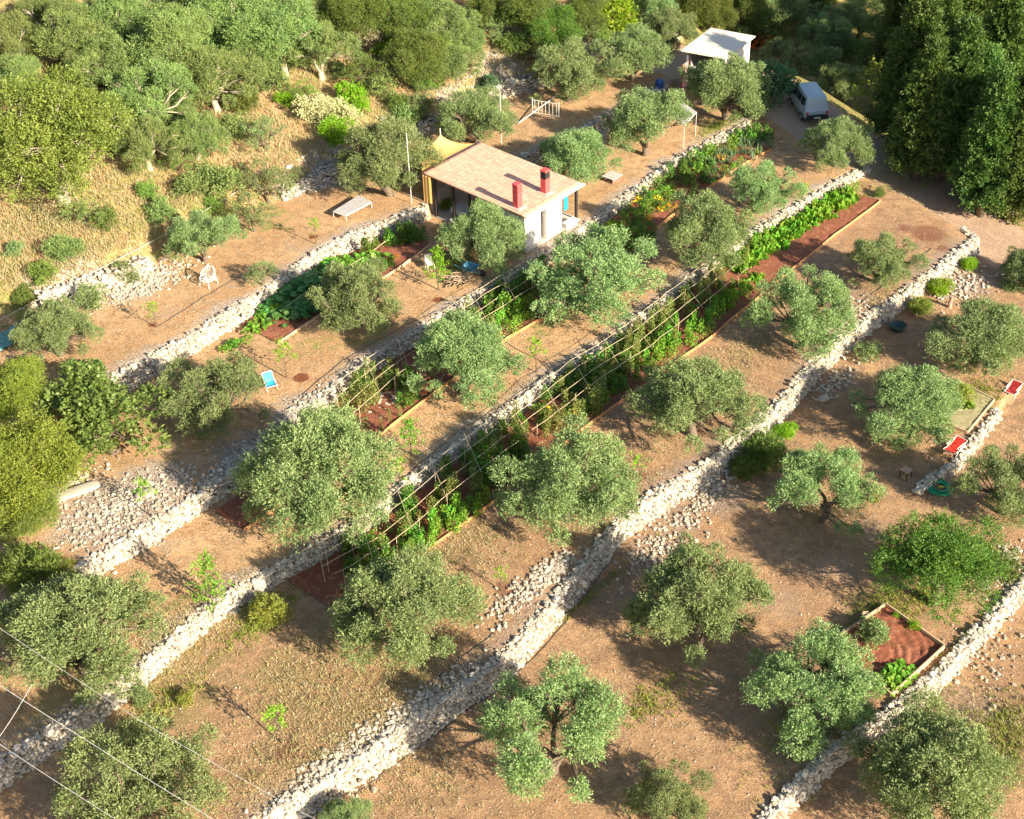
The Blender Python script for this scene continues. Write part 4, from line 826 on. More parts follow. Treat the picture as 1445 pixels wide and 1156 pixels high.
# ---- shed
R0_, R1_, R2_, R3_ = at(961, 71, 3.3), at(1004, 39.5, 3.3), at(1064, 51.5, 2.9), at(1026, 83, 2.9)
shea = nz((R1_ - R0_ + R2_ - R3_)[:2]); srz = math.atan2(shea[1], shea[0]); SX = np.array([shea[0], shea[1], 0]); SVv = np.array([shea[1], -shea[0], 0]); SU = np.linalg.norm((R1_ - R0_)[:2]); SW = abs((R3_ - R0_) @ SVv)
sb = gnd(1000, 110)[2]; zsh = sb; SO = np.array([R0_[0], R0_[1], zsh]); shed = empty('tool_shed', SO, srz, 'open fronted shed with a flat cream roof and white end wall', 'shed')
off = (R3_ - R0_) @ SX
rl = [[0, 0, R0_[2] - zsh], [SU, 0, R0_[2] - zsh], [SU + off, -SW, R3_[2] - zsh], [off, -SW, R3_[2] - zsh]]; rl = np.array(rl)
mo('roof', mkmesh('roof', np.vstack([rl, rl - [0, 0, .09]]), [[0, 3, 2, 1], [4, 5, 6, 7], [0, 1, 5, 4], [1, 2, 6, 5], [2, 3, 7, 6], [3, 0, 4, 7]], CREAMR), shed)
def sbox(u0, u1, v0, v1, z0, z1, mat, nm, par=shed): b_ = MB(); b_.box(((u0 + u1) / 2, -(v0 + v1) / 2, (z0 + z1) / 2), (u1 - u0, v1 - v0, z1 - z0)); return b_.build(nm, mat, par)
hz1 = R3_[2] - zsh - .12; hz0 = R0_[2] - zsh - .12
sbox(.35 + off, SU + off - .2, SW - .45, SW - .3, -.2, hz1 + .0, LIME, 'end_wall'); sbox(SU - .35, SU - .2, .3, SW - .46, -.2, hz1, LIME, 'back_wall'); sbox(.4, SU - .36, .3, .42, -.2, hz0 - .08, GREYM, 'side_wall')
sbox(.42, .5, .48, .62, 0, hz0 - .3, DARK, 'door_frame'); dr = sbox(-.55, .39, .42, .47, .0, 2.3, plain('faded pink door', (.42, .25, .25)), 'door'); sbox(-.61, -.555, .40, .49, 0, 2.35, REDP, 'edge_frame', dr); sbox(.1, .3, .475, .5, 1.0, 1.1, GREYM, 'handle', dr)
sbox(.5, .62, SW * .5, SW * .5 + .12, 0, hz1, DARK, 'post'); sbox(.8, SU - .6, .8, 1.6, 0, .9, DARK, 'workbench')

# ---- van
vp = gnd(1146, 160); vang = None
vd = nz((gnd(1128, 132) - gnd(1147, 163))[:2]); vrz = math.atan2(vd[1], vd[0]) - math.pi / 2
van = empty('parked_van', gnd(1139, 158), vrz, 'old white van with blue sky reflection in its colour parked nose away on the dirt yard', 'van')
VP = plain('sky tinted white van paint', (.40, .50, .54), .22, .04, 3, bmp=0); VG = newmat('dark glass'); VG[2].inputs['Base Color'].default_value = (.02, .03, .035, 1); VG[2].inputs['Roughness'].default_value = .08; VG = VG[0]  # blue of the reflected sky is put into the whole body colour
prof = [(-2.05, .38), (-2.08, .95), (-1.98, 1.05), (-1.78, 1.82), (-1.62, 1.92), (.6, 1.95), (.95, 1.86), (1.55, 1.12), (1.9, 1.02), (2.05, .85), (2.08, .4)]
hw = .84; Vv = []; m_ = len(prof)
for sx, ins in ((-1, 0.), (1, 0.)):
    for (y, z) in prof:
        tp_ = max(0, (z - 1.0)) * .17; Vv.append([sx * (hw - tp_), y, z])
inner = [[0, y, z + (.035 if z > 1.7 else 0)] for y, z in prof]; Vv += inner; Vv = np.array(Vv, float)
Qv = [[i, i + 1, 2 * m_ + i + 1, 2 * m_ + i] for i in range(m_ - 1)] + [[2 * m_ + i, 2 * m_ + i + 1, m_ + i + 1, m_ + i] for i in range(m_ - 1)]
bme = bpy.data.meshes.new('body'); bme.from_pydata([tuple(v) for v in Vv], [], [tuple(q) for q in Qv] + [tuple(range(m_ - 1, -1, -1)), tuple(range(m_, 2 * m_)), (0, 2 * m_, 3 * m_ - 1, m_ - 1), (2 * m_, m_, 2 * m_ - 1, 3 * m_ - 1)]); bme.materials.append(VP)
body = mo('body', bme, van); bv = body.modifiers.new('b', 'BEVEL'); bv.width = .05; bv.segments = 3; bv.limit_method = 'ANGLE'
def vquad(nm, pts_, mat, par, th=.012):
    p = np.array(pts_, float); n__ = nz(np.cross(p[1] - p[0], p[3] - p[0])); return mo(nm, mkmesh(nm, np.vstack([p + n__ * th, p - n__ * .01]), [[0, 1, 2, 3], [7, 6, 5, 4], [0, 4, 5, 1], [1, 5, 6, 2], [2, 6, 7, 3], [3, 7, 4, 0]], mat), par)
for sx in (-1, 1):
    wx = lambda z: sx * (hw - max(0, z - 1) * .17 + .0)
    for (y0, y1) in ((-1.55, -.75), (-.65, .15), (.25, .85)):
        q = [[wx(1.15), y0, 1.15], [wx(1.15), y1 + (.3 if y0 > 0 else 0), 1.15], [wx(1.68), y1, 1.68], [wx(1.68), y0, 1.68]]; vquad('side_window', q if sx > 0 else q[::-1], VG, body)
    b_ = MB(); b_.box((sx * (hw + .12), .95, 1.2), (.16, .08, .2), bev=.02); b_.build('mirror', BLACK, body)
    for wy in (-1.3, 1.35):
        b_ = MB(); b_.tube([[sx * (hw - .16), wy, .31], [sx * (hw + .015), wy, .31]], .31, 18); ty = b_.build('wheel', BLACK, van, flat=True); b_ = MB(); b_.tube([[sx * (hw + .0), wy, .31], [sx * (hw + .03), wy, .31]], .17, 12); b_.build('rim', GREYM, ty)
    vquad('tail_light', [[sx * .70 - .07, -2.09, .72], [sx * .70 + .07, -2.09, .72], [sx * .70 + .07, -2.09, .94], [sx * .70 - .07, -2.09, .94]], RED, body)
    vquad('headlight', [[sx * .6 + .13, 2.075, .62], [sx * .6 - .13, 2.075, .62], [sx * .6 - .13, 2.075, .82], [sx * .6 + .13, 2.075, .82]], WHITE, body)
vquad('windscreen', [[.68, 1.48, 1.2], [-.68, 1.48, 1.2], [-.62, 1.02, 1.76], [.62, 1.02, 1.76]], VG, body)
b_ = MB(); b_.box((0, -2.12, .50), (1.66, .16, .24), bev=.03); bp = b_.build('bumper', BLACK, body); b_ = MB(); b_.box((0, -2.206, .52), (.46, .012, .11)); b_.build('number_plate', WHITE, bp)
b_ = MB(); b_.box((0, 2.12, .50), (1.66, .16, .24), bev=.03); b_.build('bumper', BLACK, body); b_ = MB(); b_.box((.05, -2.09, .98), (.12, .02, .04)); b_.build('door_handle', BLACK, body)
vquad('tailgate_band', [[-.72, -2.085, .64], [.72, -2.085, .64], [.72, -2.085, .70], [-.72, -2.085, .70]], BLACK, body)
van.scale = (1.03, 1.03, 1.03)

# ---- orange cultivator behind the shed
cp_ = gnd(1071, 70); cult = empty('cultivator', cp_, .9, 'orange red cultivator frame with many tines beside the shed', 'farm implement')
b_ = MB()
for y in (-.8, 0, .8): b_.bar([-1.5, y, .75], [1.5, y, .75], .09)
for x in (-1.5, 0, 1.5): b_.bar([x, -.8, .75], [x, .8, .75], .09)
b_.bar([0, .8, .75], [0, 1.6, .6], .08); b_.build('frame', ORANGE, cult)
for i in range(14):
    b_ = MB(); x = -1.45 + i * .223; b_.tube([[x, .6 - (i % 3) * .6, .8], [x, .35 - (i % 3) * .6, 1.25], [x + .04, -.1 - (i % 3) * .5, 1.5]], .035, 5); b_.build('tine', ORANGE, cult)
b_ = MB(); b_.tube([[-.1, -1.3, .35], [.12, -1.3, .35]], .36, 16); wl_ = b_.build('wheel', BLACK, cult); b_ = MB(); b_.tube([[-.12, -1.3, .35], [.14, -1.3, .35]], .15, 10); b_.build('rim', GREYM, wl_); b_ = MB(); b_.bar([0, -1.3, .35], [0, -.8, .75], .07); b_.build('arm', ORANGE, cult)
sf = empty('scrap_frame', gnd(1094, 98), .3, 'heap of white and rusty metal frames between the olives near the van', 'scrap metal')
for i in range(7):
    b_ = MB(); a_ = i * .7; b_.tube([[math.cos(a_) * .9, math.sin(a_) * .5, .1 + .05 * i], [-math.cos(a_) * .8, -math.sin(a_ + .5) * .6, .5 + .06 * i]], .03, 5); b_.build('tube', WHITE if i % 2 else REDP, sf)
b_ = MB(); b_.box((.1, 0, .3), (.5, .35, .3), bev=.03); b_.build('box', GREYM, sf)

# ---- furniture on the terraces
def table4(name, px4, h, mat, label, cat, fr=WHITE, th=.03, legs=(0, 1, 2, 3), lw=.035, lh=None):
    c = [at(x, y, 0) for x, y in px4]; g_ = gnd(*np.mean(px4, 0)); c = [at(x, y, g_[2] + h) for x, y in px4]; o = np.mean(c, 0); o[2] = g_[2]; root = empty(name, o, 0, label, cat)
    t = np.array(c) - o; mo('tabletop' if 'table' in name else 'sheet', mkmesh('top', np.vstack([t, t - [0, 0, th]]), [[0, 1, 2, 3], [7, 6, 5, 4], [0, 4, 5, 1], [1, 5, 6, 2], [2, 6, 7, 3], [3, 7, 4, 0]], mat), root)
    b_ = MB(); q = np.array(t) * [1.01, 1.01, 1]; [b_.bar(q[i] - [0, 0, th + lw / 2], q[(i + 1) % 4] - [0, 0, th + lw / 2], lw) for i in range(4)]; b_.build('frame', fr, root)
    for i in legs:
        zl = Txy(o[0] + t[i][0], o[1] + t[i][1]) - o[2]; b_ = MB(); b_.tube([[t[i][0], t[i][1], zl - .02], [t[i][0], t[i][1], h - th - .03]], lw / 2, 6); b_.build('leg', fr, root)
    return root
table4('low_table', [(470, 298), (507, 275), (524, 285), (488, 304)], .45, MESHG, 'low grey mottled table with thin white legs on the upper terrace', 'table')
table4('grey_canopy', [(938, 158), (958, 140), (983, 158), (966, 176)], 1.9, MESHG, 'grey sheet canopy on thin white poles right of the dense olive', 'canopy')
pl_ = gnd(864, 254); pal = empty('slatted_bed', pl_, AA, 'low striped slatted bench on stone blocks right of the house', 'bench')
for i in range(6): b_ = MB(); b_.box((-.45 + i * .18, 0, .34), (.13, 1.0, .035)); b_.build('slat', PADW if i % 2 else WHITE, pal)
for y in (-.35, .35): b_ = MB(); b_.box((0, y, .16), (1.0, .14, .31), bev=.02); b_.build('block', plain('dark block', (.2, .13, .1)), pal)
# round back white chair
wc = empty('garden_chair', gnd(295, 402), -.6, 'white round backed garden chair at the foot of an olive', 'chair'); b_ = MB(); th_ = np.linspace(0, 2 * math.pi, 20); b_.tube([[.42 * math.cos(t), .42 * math.sin(t), .42] for t in th_], .025, 6); b_.tube([[.2 * math.cos(t), .2 * math.sin(t), .40] for t in th_], .02, 5)
for t in th_[:-1:2]: b_.tube([[0, 0, .39], [.42 * math.cos(t), .42 * math.sin(t), .42]], .012, 4)
b_.build('seat', WHITE, wc); b_ = MB(); bk = np.linspace(-.2, math.pi + .2, 16); b_.tube([[.42 * math.cos(t), .42 * math.sin(t) * .9, .62 + .30 * math.sin(t)] for t in bk], .03, 6)
for t in bk[::1]: b_.tube([[.42 * math.cos(t), .42 * math.sin(t) * .85, .42], [.42 * math.cos(t), .42 * math.sin(t) * .9, .62 + .30 * math.sin(t)]], .014, 4)
b_.build('backrest', WHITE, wc)
for sx in (-1, 1):
    for sy in (-1, 1): b_ = MB(); b_.tube([[sx * .27, sy * .27, .42], [sx * .34, sy * .34, 0]], .02, 5); b_.build('leg', WHITE, wc)
wc.scale = (1.15, 1.15, 1.15)
def deck(px, py, rz, cloth, label, s=1., Ln=1.3, back=.55, seatmat=None):
    r = empty('deck_chair', gnd(px, py), rz, label, 'deck chair'); W_ = .32; pr_ = [(-Ln * .45, .38), (-.05, .26), (.25, .42), (Ln * .45, .42 + back)]
    n1_ = 10; ys = np.linspace(0, 1, n1_); px_ = np.interp(ys, [0, .4, .6, 1], [p[0] for p in pr_]); pz_ = np.interp(ys, [0, .4, .6, 1], [p[1] for p in pr_]) 
    V_ = np.array([[sx * W_, px_[i], pz_[i]] for i in range(n1_) for sx in (-1, 1)]); Q_ = np.array([[2 * i, 2 * i + 1, 2 * i + 3, 2 * i + 2] for i in range(n1_ - 1)])
    mo('cloth', mkmesh('cloth', np.vstack([V_, V_ - [0, 0, .015]]), np.vstack([Q_, Q_[:, ::-1] + len(V_)]), cloth), r)
    b_ = MB()
    for sx in (-1, 1): b_.tube([[sx * (W_ + .03), -Ln * .47, .39], [sx * (W_ + .03), -.05, .30], [sx * (W_ + .03), .25, .44], [sx * (W_ + .03), Ln * .47, .44 + back]], .022, 6); b_.tube([[sx * (W_ + .03), -.35, .62], [sx * (W_ + .03), .35, .66]], .018, 5)
    for i in (0, -1): b_.tube([[-W_ - .03, pr_[i][0] * 1.04, pr_[i][1]], [W_ + .03, pr_[i][0] * 1.04, pr_[i][1]]], .022, 6)
    b_.build('frame', WHITE, r)
    for sx in (-1, 1):
        for (y0, y1) in ((-.45, .1), (.3, -.35)): b_ = MB(); b_.tube([[sx * (W_ + .05), y0, 0], [sx * (W_ + .05), y1, .62]], .018, 5); b_.build('leg', WHITE, r)
    r.scale = (s, s, s); return r
bl = deck(382, 547, .45, BLUE, 'white framed beach chair with a bright blue seat', .8, 1.0, .6)
deck(1346, 638, -.85, RED, 'sunlit red sling deck chair by the short low wall', .92, 1.4, .25)
deck(1428, 556, -.75, plain('shade darkened red cloth', (.35, .02, .02)), 'red deck chair with shade in its cloth colour at the end of the low wall', .85, 1.2, .3)  # shaded copy of the red cloth, the shade is in its colour
stl = empty('wooden_stool', gnd(1277, 674), .75, 'square brown stool with dark legs left of the red deck chair', 'stool'); b_ = MB(); b_.box((0, 0, .52), (.46, .46, .05), bev=.01); b_.build('seat', BROWN, stl)
for sx in (-1, 1):
    for sy in (-1, 1): b_ = MB(); b_.bar([sx * .18, sy * .18, .49], [sx * .23, sy * .23, 0], .045); b_.build('leg', DARK, stl)
# hose ring, tub
hr = empty('coiled_hose', gnd(1325, 690), 0, 'bright green coiled hose lying in shade by the low wall end', 'hose'); b_ = MB(); rng = np.random.default_rng(5); pts_ = []
for t in np.linspace(0, 2 * math.pi * 9, 220): rr = .50 + .12 * math.sin(t * 1.37) + .06 * math.sin(t * .31); pts_.append([rr * math.cos(t), rr * math.sin(t), .05 + .10 * (t / 56) + .03 * math.sin(t * 2.1)])
b_.tube(pts_, .035, 6); b_.build('hose', GREENP, hr, flat=False); b_ = MB(); b_.box((.1, .05, .08), (.3, .1, .1), bev=.02); b_.build('nozzle', plain('yellow plastic', (.7, .6, .1)), hr)
tb = empty('round_tub', gnd(1266, 465), 0, 'dark green round tub at the foot of the tall wall', 'tub'); b_ = MB(); th_ = np.linspace(0, 2 * math.pi, 25)[:-1]
V_ = np.array([[r * math.cos(t), r * math.sin(t), z] for r, z in ((.38, 0), (.48, .3), (.51, .31), (.45, .29), (.36, .05), (0.001, .05)) for t in th_]); Q_ = [[i * 24 + j, i * 24 + (j + 1) % 24, i * 24 + 24 + (j + 1) % 24, i * 24 + 24 + j] for i in range(5) for j in range(24)]
mo('tub', mkmesh('tub', V_, np.array(Q_), DKGREEN, flat=False), tb)
b_ = MB(); th_ = np.linspace(0, 2 * math.pi, 20); b_.tube([[.5 * math.cos(t), .5 * math.sin(t), .31] for t in th_], .03, 6); b_.build('rim', DKGREEN, tb)
# metal bed frame behind the house, loose pole
bf = empty('metal_bed_frame', gnd(770, 163), -.45, 'white tube bed frame standing on its side under the forked olive', 'bed frame')
b_ = MB(); [b_.tube([[-1.05, 0, z], [1.05, 0, z]], .022, 6) for z in (.08, 1.05)]; b_.build('rail', WHITE, bf); b_ = MB(); [b_.tube([[x, 0, .08], [x, 0, 1.05]], .014, 5) for x in np.linspace(-.85, .85, 7)]; b_.build('bar', WHITE, bf)
for x in (-1.05, 1.05): b_ = MB(); b_.tube([[x, 0, 0], [x, 0, 1.2]], .025, 6); b_.build('leg', WHITE, bf)
b_ = MB(); b_.tube([[-.9, .25, .03], [-.9, 0, .9]], .02, 5); b_.tube([[.9, .25, .03], [.9, 0, .9]], .02, 5); b_.build('brace', GREYM, bf)
q0 = gnd(731, 175); q1 = surf(783, 137, .9); b_ = MB(); b_.tube([[0, 0, .05], q1 - q0], .035, 7); tag(b_.build('leaning_pole', WHITE, None, q0), 'long white pole leaning over towards the metal bed frame', 'pole')
for (x, y, yt, lb) in ((708, 204, 136, 'thin white pole standing behind the tiled roof'), (581, 288, 193, 'thin white pole standing in front of the broad olive')):
    g_ = gnd(x, y); h_ = (y - yt) / pxm(g_) / math.cos(math.radians(29)); b_ = MB(); b_.tube([[0, 0, -.2], [0, 0, h_]], .022, 7); p_ = tag(b_.build('white_pole', WHITE, None, g_), lb, 'pole', 'thin white poles'); 
# barrel
br = empty('blue_barrel', gnd(930, 128), 0, 'blue barrel standing at the upper end of the short wall', 'barrel'); b_ = MB(); b_.tube([[0, 0, 0], [0, 0, .1], [0, 0, .45], [0, 0, .8], [0, 0, .9]], [.27, .3, .32, .3, .27], 14); b_.build('drum', plain('blue drum', (.02, .09, .32), .4), br, flat=False); b_ = MB(); b_.tube([[0, 0, .3], [0, 0, .33]], .33, 14); b_.tube([[0, 0, .58], [0, 0, .61]], .33, 14); b_.build('hoop', plain('navy hoop', (.01, .04, .18)), br)
# branch heap and wheelbarrow
rng = np.random.default_rng(9); b_ = MB()
for i in range(70):
    a_ = rng.normal(.9, .55); l_ = rng.uniform(.3, .8); c = rng.normal(0, .28, 3) * [1.2, 1, .3] + [0, 0, .22]; d = np.array([math.cos(a_), math.sin(a_), rng.normal(0, .2)]); b_.tube([c - d * l_, c + rng.normal(0, .05, 3), c + d * l_], [.03, .025, .012], 5)
tag(b_.build('branch_heap', STICK, None, gnd(648, 397)), 'heap of cut dry branches on the house terrace', 'branches')
wb = empty('wheelbarrow', gnd(665, 386), -.5, 'blue wheelbarrow with pale handles beside the branch heap', 'wheelbarrow'); V_ = np.array([[-.3, -.25, .3], [.3, -.2, .3], [.3, .2, .3], [-.3, .25, .3], [-.45, -.35, .6], [.5, -.3, .58], [.5, .3, .58], [-.45, .35, .6]])
mo('tray', mkmesh('tray', V_, [[0, 3, 2, 1], [0, 1, 5, 4], [1, 2, 6, 5], [2, 3, 7, 6], [3, 0, 4, 7]], plain('steel blue', (.08, .25, .38))), wb)
for s in (-1, 1): b_ = MB(); b_.tube([[.75, s * .05, .22], [-.2, s * .25, .28], [-1.0, s * .32, .55]], .025, 6); b_.build('handle', plain('faded teal', (.15, .42, .5)), wb); b_ = MB(); b_.tube([[-.35, s * .25, .28], [-.4, s * .28, 0]], .02, 5); b_.build('leg', WHITE, wb)
b_ = MB(); b_.tube([[.8, -.05, .2], [.8, .05, .2]], .2, 14); b_.build('wheel', BLACK, wb)
cr = empty('plastic_chair', gnd(607, 380), .4, 'grey white plastic chair beside the lime sapling', 'chair'); b_ = MB(); b_.box((0, 0, .44), (.48, .48, .05), bev=.02); b_.build('seat', WHITE, cr); b_ = MB(); b_.box((0, .24, .70), (.46, .04, .48), bev=.02); b_.build('backrest', MESHG, cr)
for sx in (-1, 1):
    for sy in (-1, 1): b_ = MB(); b_.bar([sx * .19, sy * .19, .42], [sx * .23, sy * .23, 0], .04); b_.build('leg', WHITE, cr)
# red tiled hutch at the bottom, brown post, boulders, tarp
ht = empty('tiled_hutch', gnd(1085, 1165), AA - .3, 'little hutch with a pink tiled lid at the bottom edge', 'hutch'); b_ = MB(); b_.box((0, 0, .3), (.8, .9, .6)); b_.build('box', WOODP, ht); b_ = MB()
for i in range(5): b_.tube([[-.4 + i * .2, -.5, .72], [-.4 + i * .2, .5, .62]], .10, 8)
b_.build('tiled_lid', plain('pink clay tiles', (.62, .28, .20)), ht, flat=False); b_ = MB(); b_.box((.58, .35, .45), (.06, .06, .95)); b_.build('post', REDP, ht)
b_ = MB(); b_.tube([[0, 0, -.1], [0, .02, .35], [.05, 0, .75]], [.14, .12, .1], 8); tag(b_.build('wooden_post', BROWN, None, gnd(1340, 434)), 'short brown stump post beside the lime shrubs', 'post')
b_ = MB(); b_.box((0, 0, .12), (.34, .22, .2), bev=.03); tag(b_.build('pale_brick', WOODP, None, gnd(1221, 869)), 'pale block lying at the top board of the framed bed', 'brick')
rng = np.random.default_rng(21)
for (x, y, w_, l_, lb) in ((108, 696, .8, 2.6, 'long flat pale boulder on the gravel slope'), (85, 672, 1.0, 1.4, 'rounded pale boulder under the yellow green tree'), (378, 823, .3, .3, ''), (1162, 565, .55, .7, 'pale boulder in tree shade below the tall wall'), (205, 700, .7, 1.1, 'pale boulder in the lower part of the gravel slope'), (408, 238, .4, .6, 'white boulder on the bank beside the slim young olive'), (540, 170, .5, .6, 'white boulder above the broken stone bank'), (83, 1028, .3, .35, 'small white boulder on the lower left wall')):
    if not lb: continue
    v_, q_ = stones(np.array([[0, 0, .12]]), np.array([[l_, w_, .3]]), np.array([[.9, .4, .05]]), np.array([[-.4, .9, 0]]), Z3[None], .16); me = mkmesh('boulder', v_, q_, STONE, flat=False); o = tag(mo('boulder', me, None, gnd(x, y)), lb, 'boulder'); sm = o.modifiers.new('s', 'SUBSURF'); sm.levels = sm.render_levels = 2
n_ = 16; g_ = gnd(18, 478); X_, Y_ = np.meshgrid(np.linspace(-1.3, 1.3, n_), np.linspace(-.8, .8, n_)); Zt = .12 + .2 * rng.random((n_, n_)); Vt = np.column_stack([X_.ravel() * EA[0] + Y_.ravel() * EB[0], X_.ravel() * EA[1] + Y_.ravel() * EB[1], Zt.ravel()]); I = np.arange(n_ * n_).reshape(n_, n_)
tag(mo('crumpled_net', mkmesh('crumpled_net', np.vstack([Vt, Vt - [0, 0, .03]]), np.vstack([np.stack([I[:-1, :-1], I[1:, :-1], I[1:, 1:], I[:-1, 1:]], -1).reshape(-1, 4), np.stack([I[:-1, :-1], I[:-1, 1:], I[1:, 1:], I[1:, :-1]], -1).reshape(-1, 4) + n_ * n_]), plain('teal net', (.16, .36, .33), .6, .3, 8)), None, g_), 'crumpled teal net at the left edge above the yellow green trees', 'net')

# ------------------------------------------------------------------ garden beds
def abl(pts): q = np.array([ab(gnd(*p)) for p in pts]); q = q[np.argsort(q[:, 0])]; return q
def strip_bed(k, board, a0=None, a1=None, inner=.12, label='', bmat=BOARD, gap=()):
    q = abl(board); a0 = q[0, 0] if a0 is None else a0; a1 = q[-1, 0] if a1 is None else a1; n = int((a1 - a0) / .25) + 2; aa = np.linspace(a0, a1, n); bb = np.interp(aa, q[:, 0], q[:, 1]) + .12 * vnoise(aa, aa * 0, 3.1, 8); bi = foot(k, aa) + inner
    m = 10; tt = np.linspace(0, 1, m); Bv = bi[:, None] * (1 - tt) + (bb - .03)[:, None] * tt; Av = np.broadcast_to(aa[:, None], Bv.shape); P_ = xy(Av, Bv); Zb = T(Av, Bv) + .07 + .05 * rng.random(Bv.shape) + .03 * np.sin(Bv * 9)
    Vb = np.dstack([P_, Zb]).reshape(-1, 3); I = np.arange(n * m).reshape(n, m); Qb = np.stack([I[:-1, :-1], I[:-1, 1:], I[1:, 1:], I[1:, :-1]], -1).reshape(-1, 4)
    o = np.array([*xy(aa[n // 2], bb[n // 2]), 0]); o[2] = Txy(o[0], o[1]); root = empty('garden_bed', o, 0, label, 'garden bed', 'long garden beds under the walls'); mo('soil', mkmesh('soil', Vb - o, Qb, EARTH, flat=False), root)
    b_ = MB(); st_ = max(1, int(1.8 / .25))
    for i in range(0, n - 1, st_):
        j = min(n - 1, i + st_); p = np.array([*xy(aa[i], bb[i]), 0]); r = np.array([*xy(aa[j], bb[j]), 0]); p[2] = Txy(*p[:2]) + .07; r[2] = Txy(*r[:2]) + .07
        if any(g0 < aa[i] < g1 for g0, g1 in gap): continue
        b_.bar(p - o + [0, 0, rng.normal(0, .015)], r - o, .035, .22)
    b_.build('edge_board', bmat, root); return root
strip_bed('A', [(392, 486), (448, 448), (530, 400), (575, 372), (609, 345)], label='bed of big squash plants below the upper wall left of the house', bmat=WOODP)
strip_bed('B', [(520, 628), (590, 572), (650, 528), (706, 484), (770, 448), (800, 430)], label='trellised bed just below the house wall')
strip_bed('B', [(905, 340), (925, 324), (965, 293), (998, 268), (1055, 229), (1090, 212)], label='bed of leeks and marigolds at the upper right below the yard')
strip_bed('B', [(345, 750), (388, 720), (430, 690)], label='shaded red earth bed under the huge olive', inner=.5)
strip_bed('C', [(470, 862), (580, 792), (640, 750), (700, 706), (760, 655), (820, 608), (1000, 480), (1100, 395), (1180, 332), (1243, 285)], label='longest bed with cane trellises and a bare red upper end')
def frame_bed(c4, label, ridges=True, mat=EARTH, bm=WOODP, hgt=.32, sides=(0, 1, 2, 3), name='framed_bed'):
    c = [gnd(*p) for p in c4]; o = np.mean(c, 0); root = empty(name, o, 0, label, 'garden bed'); n = 40; s, t = np.meshgrid(np.linspace(0, 1, n), np.linspace(0, 1, n)); s = s[..., None]; t = t[..., None]
    P_ = c[0] * (1 - s) * (1 - t) + c[1] * s * (1 - t) + c[2] * s * t + c[3] * (1 - s) * t; z = T(*ab(P_)) + .09 + .05 * rng.random((n, n)); rr = np.hypot(s[..., 0] - .35, t[..., 0] - .45)
    if ridges: z += .035 * np.sin(rr * 55 + 2 * vnoise(P_[..., 0], P_[..., 1], .6, 4)) * (rr > .15) + .10 * vnoise(P_[..., 0], P_[..., 1], .35, 9)
    P_[..., 2] = z; I = np.arange(n * n).reshape(n, n); mo('soil', mkmesh('soil', P_.reshape(-1, 3) - o, np.stack([I[:-1, :-1], I[1:, :-1], I[1:, 1:], I[:-1, 1:]], -1).reshape(-1, 4), mat, flat=False), root)
    for i in sides:
        p, q = c[i], c[(i + 1) % 4]; b_ = MB(); L_ = nz(q - p) * .03; b_.bar(p - o + [0, 0, hgt / 2 - .03] + L_, q - o + [0, 0, hgt / 2 - .03] - L_, .06, hgt); b_.build('edge_board', bm, root)
    return root
frame_bed([(1170, 911), (1249, 857), (1332, 916), (1257, 985)], 'square timber framed bed of raked red earth')
pr_ = frame_bed([(1262, 572), (1325, 527), (1403, 566), (1365, 612)], 'railed plot of low weeds behind the grey green olive', False, plain('dry weedy earth', (.34, .30, .16), .95, .3, 6), WOODP, .2)

# ------------------------------------------------------------------ trellises
def trellis(k, a0, a1, label, offs=(.3, 1.05, 1.85, 2.65), h=1.45, step=2.6, group='cane trellises over the beds'):
    am = (a0 + a1) / 2; o = np.array([*xy(am, float(foot(k, np.array(am))) + 1.2), 0]); o[2] = Txy(*o[:2]); root = empty('cane_trellis', o, 0, label, 'trellis', group)
    def p(a, off, z): q = xy(a, float(foot(k, np.array(a))) + off); return np.array([*q, Txy(*q) + z]) - o
    for off in offs:
        aa = np.arange(a0, a1, 1.0); aa = np.append(aa, a1); pts_ = [p(a + .0, off + rng.normal(0, .03), h + rng.normal(0, .025)) for a in aa]; b_ = MB(); b_.tube(pts_, .012, 5); b_.build('rail', CANE, root)
    for a in np.arange(a0 + .3, a1, step):
        b_ = MB(); b_.tube([p(a + .9, offs[0] - .25, h + .05), p(a - .9, offs[-1] + .2, h + .02)], .011, 5); b_.build('cross_cane', CANE, root)
        for off in offs[1::2]:
            aj = a + rng.uniform(-.9, .9); b_ = MB(); b_.tube([p(aj, off, -.1), p(aj + rng.normal(0, .05), off + rng.normal(0, .05), h + rng.uniform(.02, .3))], .012, 5); b_.build('post', CANE, root)
ga = lambda x, y: float(ab(gnd(x, y))[0])
trellis('C', ga(470, 840), ga(735, 655), 'lower cane trellis above lime green plants')
trellis('C', ga(755, 640), ga(1060, 410), 'long middle cane trellis over tomatoes below the very wide olive')
trellis('B', ga(500, 610), ga(640, 505), 'cane trellis left of the dense olive, over red soil')
trellis('B', ga(650, 500), ga(800, 400), 'cane trellis right of the dense olive, over bright climbing plants')

